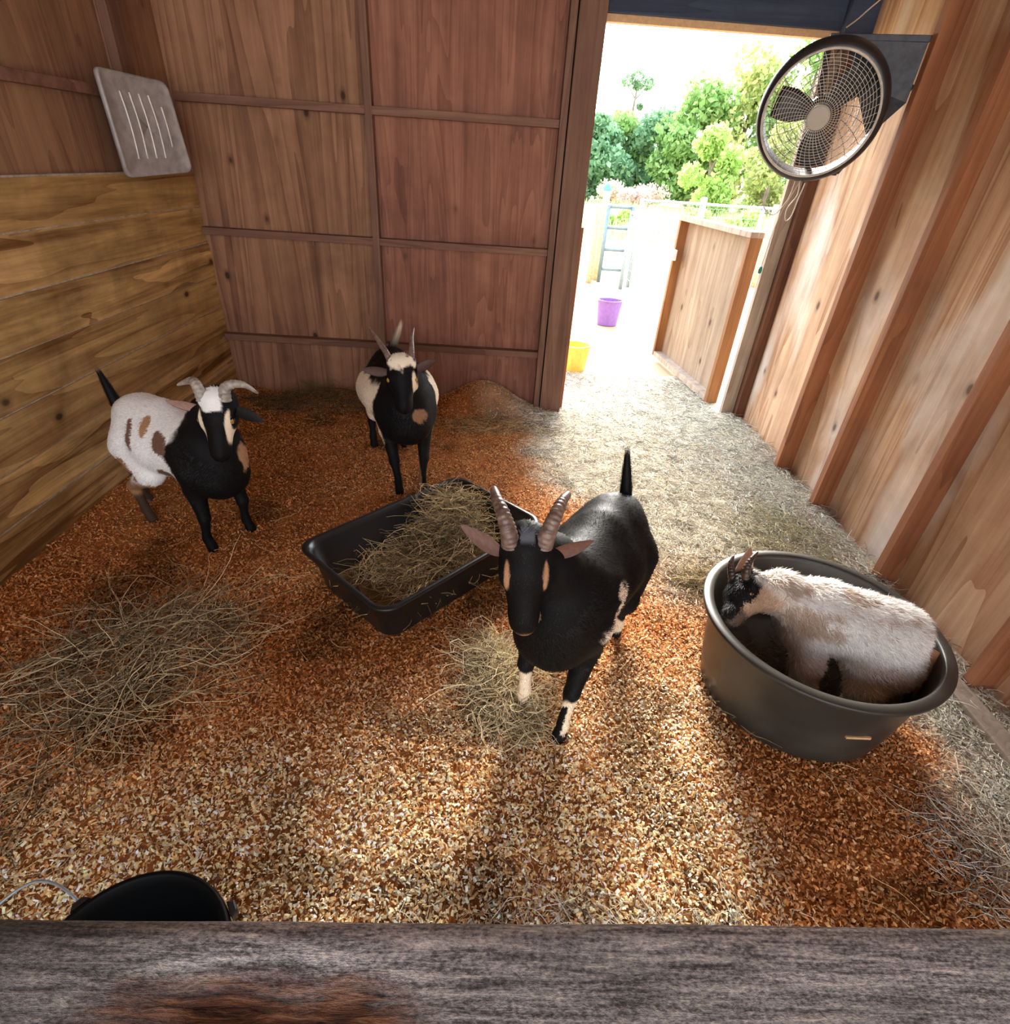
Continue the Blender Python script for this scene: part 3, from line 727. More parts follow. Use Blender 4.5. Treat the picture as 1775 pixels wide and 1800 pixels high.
# ------------------------------------------------------------------ yard: gate, fence, buckets
def post(x, y, h, r, lab, mat=M_wpost, cat='post', name='fence_post', grp=None):
    mb = MB(); mb.lathe([(0, -.05), (r, -.05), (r*1.02, .3), (r*.95, h-.01), (r*.8, h), (0, h)], (x, y, 0), n=14)
    o = mb.build(name, mat, smooth=True, origin=(x, y, 0)); tag(o, lab, cat, grp); return o
post(1.36, 8.95, 1.02, .045, 'short wooden post beside the left end of the steel gate')
post(1.50, 9.25, 1.18, .055, 'taller wooden post with a blue tie on top by the gate')
mb = MB(); mb.lathe([(0, 0), (.05, .02), (.06, .07), (.03, .12), (0, .13)], (1.50, 9.25, 1.14), n=12); tag(mb.build('blue_tie', M_tarp, smooth=True), 'bright blue plastic tie on the tall fence post', 'tie')
gt = empty('steel_gate', (1.50, 8.85, 0)); tag(gt, 'narrow grey tube gate section with horizontal bars in the yard fence', 'gate')
for x in (1.49, 1.83):
    mb = MB(); mb.tube([(x, 8.85, .02), (x, 8.85, 1.02)], .028, 10); mb.build('upright', M_steel, gt, smooth=True)
for z in (1.0, .74, .46, .2):
    mb = MB(); mb.tube([(1.49, 8.85, z), (1.83, 8.85, z)], .02, 10); mb.build('bar', M_steel, gt, smooth=True)
def mesh_fence(p0, p1, h, np_, lab, step=.1, top=.018):
    p0 = V(p0, float); p1 = V(p1, float); r = empty('wire_fence', tuple(p0)); tag(r, lab, 'fence', None)
    mb = MB(); mb.tube([p0+V([0,0,h]), p1+V([0,0,h])], top, 8); mb.build('top_rail', M_wire, r, smooth=True)
    ln = np.linalg.norm(p1-p0); mb = MB()
    for k in range(int(ln/step)+1):
        q = p0+(p1-p0)*(k*step/ln); mb.tube([q+V([0,0,.03]), q+V([0,0,h])], .0025, 4)
    for k in range(int(h/step)): z = .05+k*step; mb.tube([p0+V([0,0,z]), p1+V([0,0,z])], .0025, 4)
    mb.build('wire_mesh', M_wire, r)
    for k in range(np_):
        q = p0+(p1-p0)*k/(np_-1); mb = MB(); mb.tube([q+V([0,0,-.03]), q+V([0,0,h+.02])], .03, 10); mb.build('fence_post', M_wire, r, smooth=True)
mesh_fence((1.93, 8.8, 0), (4.6, 9.1, 0), 1.10, 4, 'galvanised wire mesh fence running right from the steel gate')
mesh_fence((1.78, 8.6, 0), (1.90, 5.9, 0), .95, 2, 'wire mesh run going back towards the half door', .12)
for x, h, w in ((3.0, 1.17, .05), (4.1, 1.14, .045)): post(x, 9.5, h, w, 'pale timber post standing behind the wire fence, %s of two' % ('left' if x < 3.5 else 'right'))
def square_tub(c, w, h, mat, nm, lab, cat):
    mb = MB(); c = V(c, float)
    mb.lathe([(0, 0), (w*.40, 0), (w*.5, h), (w*.54, h), (w*.54, h+.012), (w*.48, h+.01), (w*.38, .01), (0, .01)], c, n=28, sy=.8)
    o = mb.build(nm, mat, smooth=False, origin=tuple(c)); tag(o, lab, cat); return o
square_tub((1.23, 6.35, -.01), .27, .25, M_purple, 'purple_bucket', 'purple bucket standing on the straw in the yard', 'bucket')
square_tub((.66, 4.62, .0), .26, .20, M_yellow, 'yellow_bucket', 'yellow bucket just outside the doorway beside the left post', 'bucket')

# ------------------------------------------------------------------ trees, shrubs and field grass
M_leaf = tinted('leaf', .6, .2, transl=.45)
M_bark = plain('bark', (.20,.15,.10), .9, nz=.4, sc=6)
def leaves(name, blobs, per, size, c1, c2, parent, aspect=.6):
    P = []; C = []
    for (bx0, by0, bz0, r) in blobs:
        n = per; u = rng.normal(0, 1, (n, 3)); u /= np.linalg.norm(u, axis=1)[:, None]
        rad = r*rng.uniform(.35, 1.08, n)**.6; p = V([bx0, by0, bz0])+u*rad[:, None]*V([1, 1, .8])
        d = rng.normal(0, 1, (n, 3)); d /= np.linalg.norm(d, axis=1)[:, None]; e = np.cross(d, rng.normal(0, 1, (n, 3))); e /= np.linalg.norm(e, axis=1)[:, None]
        s = (size*rng.uniform(.5, 1.3, n))[:, None]
        P.append(np.stack([p-d*s/2, p+e*s*aspect/2, p+d*s/2, p-e*s*aspect/2], 1).reshape(-1, 3))
        t = rng.random(n)[:, None]; c = V(c1)*(1-t)+V(c2)*t; C.append(np.repeat(c*rng.uniform(.7, 1.2, n)[:, None], 4, 0))
    P = np.concatenate(P); C = np.concatenate(C); F = np.arange(len(P)).reshape(-1, 4)
    o = np_mesh(name, P, 4, F, M_leaf, C, parent=parent)
    return o
def tree(x, y, h, r, lab, c1, c2, nb=14, per=420, size=.26, lowfrac=.2, kind='tree', nm='broadleaf_tree', grp=None):
    t = empty(nm, (x, y, 0)); tag(t, lab, kind, grp)
    mb = MB(); top = V([x+rng.uniform(-.3, .3), y, h*.8]); mb.tube([(x, y, -.1), (x+.05, y, h*.3), (x-.05, y, h*.55), top], [.06*h**.6, .05*h**.6, .035*h**.6, .02], 8)
    bl = []
    for k in range(nb):
        f = (k+.5)/nb; z = h*(lowfrac+(1-lowfrac)*f*.93); rr = r*math.sin(math.pi*(.18+.75*f))*rng.uniform(.5, .95); a = rng.uniform(0, 6.28)
        p = V([x+rr*math.cos(a)*.8, y+rr*math.sin(a)*.6, z]); bl.append((*p, r*rng.uniform(.32, .5)))
        if k % 2 == 0: mb.tube([(x, y, z*.6), (x+(p[0]-x)*.5, y+(p[1]-y)*.5, z*.85), p], [.03*h**.5, .02*h**.5, .008], 6)
    mb.build('trunk', M_bark, t, smooth=True)
    leaves('foliage', bl, per, size, c1, c2, t)
    return t
g_mid = ((.20,.36,.10), (.42,.58,.20)); g_blue = ((.16,.32,.16), (.34,.52,.28)); g_lite = ((.34,.54,.12), (.60,.72,.26)); g_oliv = ((.32,.42,.12), (.66,.62,.26))
T = [(4.3, 33, 3.5, 1.9, g_blue, 'rounded blue green tree at the far left of the doorway view'), (6.0, 35, 3.6, 2.0, g_mid, 'low mid green tree in the gap under the lone pine'),
     (7.9, 34, 4.0, 2.0, g_blue, 'blue green tree right of the lone pine'), (9.3, 32, 5.0, 2.1, g_mid, 'tall leafy tree in the middle of the doorway view'),
     (11.3, 32, 6.2, 2.4, g_oliv, 'tall tree with yellowish leaves left of the fan'), (13.6, 31, 7.6, 2.8, g_mid, 'tallest green tree behind the fan'),
     (16.4, 31, 8.4, 3.0, g_lite, 'big light green tree behind the right half of the fan'), (19.5, 32, 7.5, 3.0, g_mid, 'broad tree at the far right behind the door jamb')]
for (x, y, h, r, (c1, c2), lab) in T: tree(x, y, h, r, lab, c1, c2, 16, 420, .30, .12)
tree(7.6, 24, 2.9, 1.1, 'bright lime green young tree in front of the tree line', *g_lite, 12, 380, .2, .1)
tree(10.2, 25, 3.3, 1.3, 'yellow green bushy tree standing before the darker trees', *g_oliv, 12, 380, .2, .08)
# lone pine
pn_ = empty('pine_tree', (7.0, 38, 0)); tag(pn_, 'lone thin pine with a small tufted crown rising above the tree line', 'tree')
mb = MB(); mb.tube([(7.0, 38, -.1), (7.05, 38, 2.5), (6.95, 38, 4.2), (7.02, 38, 5.5)], [.12, .1, .07, .03], 8)
for s in (-1, 1): mb.tube([(7.0, 38, 4.7), (7+s*.35, 38, 5.1), (7+s*.6, 38, 5.35)], [.04, .03, .015], 6)
mb.build('trunk', M_bark, pn_, smooth=True)
leaves('foliage', [(7.0, 38, 5.7, .45), (6.4, 38, 5.45, .38), (7.6, 38, 5.4, .38), (7.0, 38, 5.3, .3), (6.7, 38, 4.1, .18), (7.3, 38, 4.4, .2)], 260, .16, (.16,.28,.16), (.30,.42,.22), pn_)
for k, (x, y, h, c1, c2, lab) in enumerate([(4.6, 28, 1.2, (.62,.48,.36), (.80,.66,.50), 'tan dry shrub left of the pinkish ones in the field'), (5.55, 27, 1.0, (.62,.42,.36), (.78,.60,.52), 'small pinkish dry shrub in the field'), (6.4, 28, 1.25, (.62,.44,.34), (.80,.64,.50), 'larger pinkish dry shrub beside the tree line'),
        (3.2, 17, .55, *g_lite, 'low green weeds at the left of the field'), (5.2, 17.5, .7, *g_lite, 'low green weeds behind the middle of the wire fence'), (7.0, 18, .8, *g_lite, 'green weeds right of centre behind the wire fence')]):
    t = empty('shrub', (x, y, 0)); tag(t, lab, 'shrub')
    leaves('foliage', [(x+rng.uniform(-.35, .35)*1.2, y, h*.45+rng.uniform(-.1, .2), h*.42) for _ in range(4)], 260, .13, c1, c2, t)
    mb = MB(); mb.tube([(x, y, -.05), (x, y, h*.5)], .03, 6); mb.build('stem', M_bark, t)
def blades(N, xr, yr, hgt, lab):
    x = rng.uniform(*xr, N); y = rng.uniform(*yr, N); th = rng.uniform(0, 6.28, N); h = hgt*rng.uniform(.4, 1.2, N); w = .02
    p = np.stack([x, y, np.full(N, -.02)], -1); s = np.stack([np.cos(th), np.sin(th), np.zeros(N)], -1)*w; tp_ = p+np.stack([rng.normal(0, .08, N), rng.normal(0, .08, N), h], -1)
    P = np.stack([p-s, p+s, tp_], 1).reshape(-1, 3); t = rng.random(N)[:, None]; c = V([.62,.56,.30])*(1-t)+V([.40,.52,.20])*t
    o = np_mesh('field_grass', P, 3, np.arange(3*N).reshape(-1, 3), M_leaf, np.repeat(c, 3, 0)); tag(o, lab, 'grass', kind='stuff')
blades(16000, (0, 16), (15, 27), .42, 'tall dry and green grass across the field beyond the fence')

# ------------------------------------------------------------------ goats: one skin grown from blended volumes
def sn_mesh(fun, lo, hi, h):
    """surface nets of fun(p)<0 on a grid"""
    lo = V(lo, float); hi = V(hi, float); n = np.ceil((hi-lo)/h).astype(int)+1
    ax = [lo[i]+h*np.arange(n[i]) for i in range(3)]
    P = np.stack(np.meshgrid(*ax, indexing='ij'), -1).astype(np.float32); d = fun(P)
    ins = d < 0
    c = np.zeros(tuple(n-1), np.float32); acc = np.zeros(tuple(n-1)+(3,), np.float32)
    cor = [(i, j, k) for i in (0, 1) for j in (0, 1) for k in (0, 1)]
    sl = lambda q: tuple(slice(q[a], n[a]-1+q[a]) for a in range(3))
    for a in range(3):
        for q in cor:
            if q[a]: continue
            q2 = list(q); q2[a] = 1
            d0 = d[sl(q)]; d1 = d[sl(tuple(q2))]; cr = (d0 < 0) != (d1 < 0)
            t = np.where(cr, d0/np.where(cr, d0-d1, 1), 0)
            p = np.zeros(tuple(n-1)+(3,), np.float32); p[...] = q; p[..., a] = t
            acc += p*cr[..., None]; c += cr
    act = c > 0; idx = -np.ones(tuple(n-1), int); idx[act] = np.arange(act.sum())
    I = np.argwhere(act); verts = lo + (I + acc[act]/c[act][:, None])*h
    F = []
    for a in range(3):
        b, e = (a+1) % 3, (a+2) % 3
        s0 = [slice(0, n[k]-1) if k == a else slice(1, n[k]-1) for k in range(3)]; s1 = list(s0); s1[a] = slice(1, n[a])
        A_ = ins[tuple(s0)]; B_ = ins[tuple(s1)]; cr = np.argwhere(A_ != B_); flip = A_[tuple(cr.T)]
        off = V([0 if k == a else 1 for k in range(3)]); q = cr+off
        def cell(db, de):
            w = q.copy(); w[:, b] -= db; w[:, e] -= de; return idx[tuple(w.T)]
        f = np.stack([cell(1, 1), cell(0, 1), cell(0, 0), cell(1, 0)], -1); f[~flip] = f[~flip][:, ::-1]; F.append(f)
    F = np.concatenate(F); F = F[(F >= 0).all(1)]
    return verts, F
def cone_d(P, a, b, ra, rb):
    a = V(a, np.float32); b = V(b, np.float32); ab = b-a; l2 = float(ab@ab)+1e-9
    t = np.clip(((P-a)@ab)/l2, 0, 1); return np.linalg.norm(P-a-t[..., None]*ab, axis=-1) - (ra+(rb-ra)*t)
def ell_d(P, c, R, A):
    """ellipsoid centre c, radii R, axes rows A"""
    q = (P-V(c, np.float32))@V(A, np.float32).T; R = V(R, np.float32)
    k0 = np.linalg.norm(q/R, axis=-1); k1 = np.linalg.norm(q/R**2, axis=-1)+1e-6; return k0*(k0-1)/k1
def smin(a, b, k):
    h = np.clip(.5+.5*(b-a)/k, 0, 1); return b*(1-h)+a*h-k*h*(1-h)

M_coat = tinted('goat_coat', .62, .12)
M_coatgloss = tinted('goat_coat_glossy', .38, .5)
M_hair = tinted('goat_hair', .55, .22)
M_eye = plain('goat_eye_amber', (.35,.20,.05), .12); M_pupil = plain('goat_pupil', (.004,.004,.004), .1)
M_skin = tinted('ear_skin', .6, .3)
def mat_horn(n, c1, c2):
    m = NT(n); m.col(m.ramp(m.noise(m.coord((1,1,1)), 45, 4), [(.3, c1), (.7, c2)])); m.rough(.38); m.bump(m.noise(m.coord((1,1,1)), 160, 3), .001, .5); return m.mat
M_horn_grey = mat_horn('horn_grey', (.16,.13,.11), (.48,.43,.37)); M_horn_brown = mat_horn('horn_brown', (.09,.05,.04), (.26,.18,.14)); M_horn_dark = mat_horn('horn_dark', (.03,.018,.014), (.09,.055,.04))

def frame_of(d, up=(0, 0, 1)):
    d = norm(d); s = norm(np.cross(up, d)); u = np.cross(d, s); return d, s, u     # forward, left, up

class Goat:
    def __init__(g, name, label, chest, hip, z0, head, muzzle, hooves, paint, res=.006, size=1.0, face_n=None, torso=None, kneel=None, group=None, spread=.075, neck_r=(.085, .055), headw=1.25, wide=1.0):
        g.size = s = size
        g.c = V([chest[0], chest[1], 0.0]); g.h = V([hip[0], hip[1], 0.0]); ax = norm(g.c-g.h); g.ax = ax; g.lf = V([-ax[1], ax[0], 0.0]); g.mid = (g.c+g.h)/2; g.z0 = z0
        g.L = float(np.linalg.norm(g.c-g.h))
        g.P = V(head, float); g.M = V(muzzle, float); g.hd = norm(g.M-g.P); g.hl = float(np.linalg.norm(g.M-g.P))
        fnm = V(face_n if face_n is not None else (0, -.4, .9), float); g.hn = norm(fnm - g.hd*(fnm@g.hd)); g.hs = np.cross(g.hn, g.hd)
        prims = []
        def loc(a, b, z): return g.mid+ax*a*s+g.lf*b*s+V([0, 0, z*s+z0])
        g.loc = loc; A = [ax, g.lf, (0, 0, 1)]
        T = torso or [('c', (.11, 0, .41), (.18, 0, .325), .128, .098), ('e', (.155, 0, .420), (.112, .112, .140)), ('e', (.02, 0, .405), (.19, .142*wide, .140)), ('e', (-.10, 0, .400), (.15, .150*wide, .138)), ('e', (-.20, 0, .435), (.125, .118, .130)),
                      ('c', (.19, 0, .34), (.20, 0, .40), .105, .10), ('c', (-.10, 0, .50), (-.30, 0, .475), .055, .05), ('c', (.12, 0, .50), (-.08, 0, .50), .055, .055)]
        for t in T:
            if t[0] == 'e': prims.append((lambda P, c=loc(*t[1]), R=V(t[2])*s: ell_d(P, c, R, A), .05*s))
            else: prims.append((lambda P, a=loc(*t[1]), b=loc(*t[2]), r1=t[3]*s, r2=t[4]*s: cone_d(P, a, b, r1, r2), .05*s))
        nb = loc(.15, 0, .45) if torso is None else loc(*torso_neck)
        nm_ = (nb+g.P)/2 + V([0, 0, .01]); q = g.P + g.hd*.035*s - g.hn*.03*s
        prims.append((lambda P: cone_d(P, nb, nm_, neck_r[0]*s*1.15, (neck_r[0]*.55+neck_r[1]*.45)*s), .06*s))
        prims.append((lambda P: cone_d(P, nm_, q, (neck_r[0]*.55+neck_r[1]*.45)*s, neck_r[1]*s), .04*s))
        # head
        hw = g.hw = headw
        H = lambda a, b, n_: g.P+g.hd*a*g.hl+g.hs*b*s*(hw if abs(b) < .06 else 1+(hw-1)*.06/abs(b))+g.hn*n_*s*(1+(hw-1)*.6)
        g.H = H
        for a, b, ra, rb, k in ((H(.10,0,-.02), H(.34,0,-.02), .047, .050, .03), (H(.34,0,-.018), H(.90,0,-.018), .043, .027, .02), (H(.30,0,-.045), H(.88,0,-.034), .030, .020, .02),
                          (H(.84,0,-.018), H(.93,0,-.022), .028, .024, .012), (H(.36,.034,.002), H(.44,.034,-.004), .017, .014, .012), (H(.36,-.034,.002), H(.44,-.034,-.004), .017, .014, .012),
                          (H(.05,.026,.01), H(.05,-.026,.01), .020, .020, .02), (H(.0,.0,.0), H(.12,0,.012), .022, .024, .02)):
            prims.append((lambda P, a=a, b=b, ra=ra*s*hw, rb=rb*s*hw: cone_d(P, a, b, ra, rb), k*s))
        # legs
        for kind, path, rad in hooves:
            for i in range(len(path)-1):
                prims.append((lambda P, a=V(path[i]), b=V(path[i+1]), ra=rad[i]*s, rb=rad[i+1]*s: cone_d(P, a, b, ra, rb), (.035 if i == 0 else .012)*s))
        pts = [g.P, g.M, loc(-.36, .2, .2), loc(-.36, -.2, .2), loc(.3, .2, .62), loc(.3, -.2, .62), loc(-.3,0,.62)]+[V(p) for _, path, _ in hooves for p in path]
        pts = V(pts); lo = pts.min(0)-.06; hi = pts.max(0)+.06
        def fun(P):
            d = None
            for f, k in prims:
                e = f(P); d = e if d is None else smin(d, e, k)
            n_ = vnoise(P*22)-.5
            return d + .003*n_
        v, F = sn_mesh(fun, lo, hi, res)
        g.v = v; g.F = F; g.paint = paint
        cen = v[F].mean(1); fnr = np.cross(v[F[:, 2]]-v[F[:, 0]], v[F[:, 3]]-v[F[:, 1]]); 
        # orient outward using the field
        e = fun((cen+fnr/np.linalg.norm(fnr, axis=1)[:, None]*.004).astype(np.float32)); 
        if (e < 0).mean() > .5: F = F[:, ::-1]; g.F = F; fnr = -fnr
        g.fn = fnr/(np.linalg.norm(fnr, axis=1)[:, None]+1e-12); g.area = np.linalg.norm(fnr, axis=1)
        g.cols = g.color(v)
        base = g.mid+V([0, 0, z0]); g.root = empty(name, tuple(base)); tag(g.root, label, 'goat', group)
        g.body = np_mesh('body', v, 4, F, M_coat, g.cols, parent=g.root, smooth=True)
    def color(g, v):
        s = g.size; r = v-g.mid; a = r@g.ax/s; b = r@g.lf/s; z = (v[:, 2]-g.z0)/s
        q = v-g.P; ha = q@g.hd/g.hl; hb = q@g.hs/s/g.hw; hn = q@g.hn/s/(1+(g.hw-1)*.6)
        head = (ha > -.12) & (ha < 1.3) & (np.abs(hb) < .09) & (hn > -.10) & (hn < .08)
        n1 = fbm(v*14, 3)-.5; n2 = fbm(v*34+9, 3)-.5
        g.muz = np.linalg.norm(v-(g.P+g.hd*.93*g.hl-g.hn*.03*s), axis=1)/s
        return g.paint(g, v, a, b, z, head, ha, hb, hn, n1, n2)
    def fur(g, N, L, w, lift=.18, mask=None, jit=.25, vary=.35, mat=None):
        p = g.area/g.area.sum(); f = rng.choice(len(g.F), N, p=p); q = g.v[g.F[f]]; t = rng.random((N, 2)); 
        P = q[:, 0]*((1-t[:, :1])*(1-t[:, 1:])) + q[:, 1]*(t[:, :1]*(1-t[:, 1:])) + q[:, 2]*(t[:, :1]*t[:, 1:]) + q[:, 3]*((1-t[:, :1])*t[:, 1:])
        n = g.fn[f]; c = g.color(P)
        flow = -g.ax*1.0 + V([0, 0, -.75]); D_ = np.tile(flow, (N, 1))
        hd = ((P-g.P)@g.hd > -.01) & (np.linalg.norm(P-(g.P+g.M)/2, axis=1) < .17*g.size); D_[hd] = g.hd
        leg = (P[:, 2]-g.z0 < .24*g.size) & ~hd & (mask is None); D_[leg] = (0, 0, -1.0)
        D_ = D_ + rng.normal(0, jit, (N, 3)); D_ -= n*(D_*n).sum(1)[:, None]; D_ /= np.linalg.norm(D_, axis=1)[:, None]+1e-9
        D_ = D_ + n*lift*rng.uniform(.4, 1.5, N)[:, None]
        ln = L*rng.uniform(.5, 1.3, N); ln[hd] *= .45; ln[leg] *= .6
        s = np.cross(D_, n); s /= np.linalg.norm(s, axis=1)[:, None]+1e-9
        a = P-n*.001; m = a+D_*(ln*.55)[:, None]; e = m+(D_-n*lift*.9)*(ln*.45)[:, None]
        s = s*w
        VV = np.stack([a-s, a+s, m+s*.8, m-s*.8, e], 1).reshape(-1, 3); i = np.arange(N)[:, None]*5
        F = np.concatenate([np.concatenate([i, i+1, i+2, i+3], 1), np.concatenate([i+3, i+2, i+4, i+4], 1)])
        cc = c*rng.uniform(1-vary, 1+vary, N)[:, None]
        # triangles as quads are degenerate: use two meshes faces of 3
        F3 = np.concatenate([F[:N, [0, 1, 2]], F[:N, [0, 2, 3]], F[N:, [0, 1, 2]]])
        o = np_mesh('fur', VV, 3, F3, mat or M_hair, np.repeat(cc, 5, 0), parent=g.root, smooth=True); return o
    def horn(g, base, pts, r0, mat, rings=14, tip=.07):
        s = g.size; P = [V(p, float) for p in pts]; out = []; K = 8
        for i in range(len(P)-1):
            p0, p1, p2, p3 = P[max(i-1, 0)], P[i], P[i+1], P[min(i+2, len(P)-1)]
            for t in np.linspace(0, 1, K, endpoint=False): out.append(.5*((2*p1)+(-p0+p2)*t+(2*p0-5*p1+4*p2-p3)*t*t+(-p0+3*p1-3*p2+p3)*t**3))
        out.append(P[-1]); n = len(out)
        fine = []; rad = []
        for k in range(n*3-2):
            t = k/(n*3-3); u = t*(n-1); i = min(int(u), n-2); fine.append(out[i]*(1-(u-i))+out[i+1]*(u-i))
            rad.append(r0*((1-t)**.65*(1-tip)+tip)*(1+.05*math.sin(t*rings*6.28)*(t < .75)))
        mb = MB(); mb.tube(fine, rad, 14); return mb.build('horn', mat, g.root, smooth=True)
    def ear(g, base, tip, face, L=None, w=.032, cout=(.01,.01,.01), cin=(.25,.15,.12), edge=None):
        base = V(base, float); tip = V(tip, float); d = tip-base; ln = np.linalg.norm(d); d = d/ln; fc = norm(V(face, float)-d*(V(face, float)@d)); s = np.cross(d, fc)
        vs = []; cs = []; NU, NV = 18, 11
        for side in (0, 1):
            for i in range(NU):
                t = i/(NU-1); ww = w*math.sin(math.pi*min(.97, .13+.85*t**.85))**.8*(1 if t < .97 else .3)
                for j in range(NV):
                    u = -1+2*j/(NV-1); cup = .45*ww*(u*u)*(1-.5*t)+.0015*(1-side*2)*(1-u*u)
                    vs.append(base+d*ln*t+s*u*ww+fc*(cup+.010*math.sin(t*2.2)))
                    c = V(cin if side == 0 else cout, float)
                    if abs(u) > .8: c = V(edge if edge is not None else cout, float)
                    cs.append(c*(.8+.4*random.random()))
        idx = lambda sd_, i, j: sd_*NU*NV+i*NV+j; fs = []
        for i in range(NU-1):
            for j in range(NV-1):
                fs.append((idx(0,i,j), idx(0,i,j+1), idx(0,i+1,j+1), idx(0,i+1,j))); fs.append((idx(1,i,j), idx(1,i+1,j), idx(1,i+1,j+1), idx(1,i,j+1)))
        return np_mesh('ear', V(vs), 4, V(fs, int), M_skin, V(cs), parent=g.root, smooth=True)
    def eye(g, side, at=.40, out=.0420, n_=.004, r=.0115):
        s = g.size*1.12; c = g.H(at, side*out, n_); mb = MB(); dirn = norm(g.hs*side+g.hn*.35)
        prof = [(r*s*math.sin(t), r*s*math.cos(t)) for t in np.linspace(0, math.pi, 12)]
        mb.lathe(prof, c, dirn, 20); e = mb.build('eye', M_eye, g.root, smooth=True)
        mb = MB(); mb.lathe([(0.0, r*s*1.04), (.0055*s, r*s*.93), (.0052*s, r*s*.80)], c, dirn, 14, sx=1.3, sy=.55); mb.build('pupil', M_pupil, e, smooth=True)
    def tail(g, base, tip, cbase, ctip, r=.018, hair=.05, N=900):
        base = V(base, float); tip = V(tip, float); mb = MB(); mid = (base+tip)/2 + V([0, 0, .0])
        v = [base, base*.6+tip*.4, tip]; mb.tube(v, [r, r*.75, r*.2], 10)
        d = norm(tip-base); t = rng.random(N)[:, None]; p = base+(tip-base)*t
        o = rng.normal(0, 1, (N, 3)); o -= np.outer(o@d, d); o /= np.linalg.norm(o, axis=1)[:, None]; p = p+o*(r*.8*(1-.6*t))
        e = p + (d*(1.0+.9*t)+o*(rng.uniform(.05, .4, N)[:, None]*(1.1-t)))*(hair*rng.uniform(.5, 1.1, N))[:, None]; s = np.cross(e-p, o); s /= np.linalg.norm(s, axis=1)[:, None]; s *= .0009
        tl = mb.build('tail', M_hair, g.root, smooth=True)
        me = tl.data; at = me.color_attributes.new('tint', 'FLOAT_COLOR', 'POINT')
        for q in at.data: q.color = (*cbase, 1)
        VV = np.stack([p-s, p+s, e], 1).reshape(-1, 3); c = V(cbase)*(1-t)+V(ctip)*t
        np_mesh('tail_hair', VV, 3, np.arange(3*N).reshape(-1, 3), M_hair, np.repeat(c*rng.uniform(.7, 1.3, N)[:, None], 3, 0), parent=tl)

def front_leg(g_loc, side, hoof, s=1.0, a=.15, spread=.085, knee_f=.012):
    """shoulder, elbow, knee, fetlock, hoof; hoof is a world point on the bedding"""
    hoof = V(hoof, float); sh = g_loc(a, side*spread, .36); el = g_loc(a-.015, side*(spread+.003), .275)
    ax = norm(g_loc(1, 0, 0)-g_loc(0, 0, 0)); kn = el*.42+hoof*.58 + V([0, 0, .015*s])+ax*knee_f*s; kn[2] = hoof[2]+.150*s; fe = hoof + V([0, 0, .050*s])-ax*.004*s
    return ('f', [sh, el, kn, kn*.12+fe*.88+V([0,0,.012*s]), fe, hoof+V([0, 0, .018*s])+ax*.012*s, hoof+V([0, 0, .006*s])+ax*.016*s], [.060, .040, .0235, .0150, .0175, .0185, .0205])
def hind_leg(g_loc, side, hoof, s=1.0, a=-.20, spread=.085):
    hoof = V(hoof, float); ax = norm(g_loc(1, 0, 0)-g_loc(0, 0, 0)); th = g_loc(a, side*spread*.9, .38); st = g_loc(a+.085, side*(spread+.012), .275)
    hk = hoof - ax*.035*s; hk[2] = hoof[2]+.170*s; hk = hk + g_loc(0, side*.0, 0)*0; fe = hoof+V([0, 0, .050*s])-ax*.006*s
    return ('h', [th, st, hk, hk*.1+fe*.9+V([0,0,.012*s]), fe, hoof+V([0, 0, .018*s])+ax*.012*s, hoof+V([0, 0, .006*s])+ax*.016*s], [.088, .052, .0245, .0155, .0180, .0185, .0205])
def locf(chest, hip, z0, s):
    c = V([*chest, 0.0]); h = V([*hip, 0.0]); ax = norm(c-h); lf = V([-ax[1], ax[0], 0.0]); mid = (c+h)/2
    return lambda a, b, z: mid+ax*a*s+lf*b*s+V([0, 0, z*s+z0])

BLK = V([.006, .0055, .006]); WHT = V([.93, .92, .90]); CRM = V([.88, .73, .54]); TAN = V([.40, .22, .12]); BRN = V([.16, .085, .06])
def mixc(c, m, k): m = np.clip(m, 0, 1)[:, None]; return c*(1-m)+V(k)*m

# --- black goat in the middle
def paint_black(g, v, a, b, z, head, ha, hb, hn, n1, n2):
    c = np.tile(BLK, (len(v), 1))
    # white flank splash on its left side, low behind the elbow
    e = np.minimum.reduce([((a-.070)/.030)**2+((z-.445)/.030)**2, ((a-.105-.9*(.405-z))/.020)**2+((z-.405)/.045)**2, ((a-.160)/.034)**2+((z-.370)/.026)**2])
    c = mixc(c, sst(1.35, .75, e+3.0*n2)*(b > .03)*(z > .22), CRM*V([1.0, 1.02, 1.1]))
    fl = (a > .02) & (z < .175)                        # white stockings with a black stripe in front
    c = mixc(c, sst(.0, .012, .150+.10*n1-z)*fl*(1-sst(.035, .03, z)), CRM*1.05)
    hl_ = (a < -.05) & (z < .16); c = mixc(c, sst(.0, .012, .085+.1*n1-z)*hl_*(1-sst(.035, .03, z)), CRM*.9)
    st = fl & (b > 0) & (z > .03) & (z < .125+.1*n1)
    c[st & (((v@g.lf)-(v@g.lf)[st].mean() if st.any() else 0) < .004) & ((v@g.ax) > ((v@g.ax)[st].mean()-.002 if st.any() else 0))] = BLK
    hm = head & (ha < 1.1)
    c = mixc(c, hm*sst(1.3, .7, ((np.abs(hb)-.0365)/.005)**2+((ha-.38)/.16)**2), TAN*1.1)
    c = mixc(c, hm*(g.muz < .055)*np.maximum(sst(1.0, 1.04, ha), sst(-.024, -.034, hn)*(ha > .8))*.75, TAN*1.1)
    c = mixc(c, hm*sst(.05, -.02, ha)*(np.abs(hb) < .014)*.8, V([.16,.17,.19]))  # pale highlight between the horns, painted into the coat
    return c
cF, hF, sF = (.205, 1.125), (.400, 1.465), 1.02
lf_ = locf(cF, hF, 0, sF)
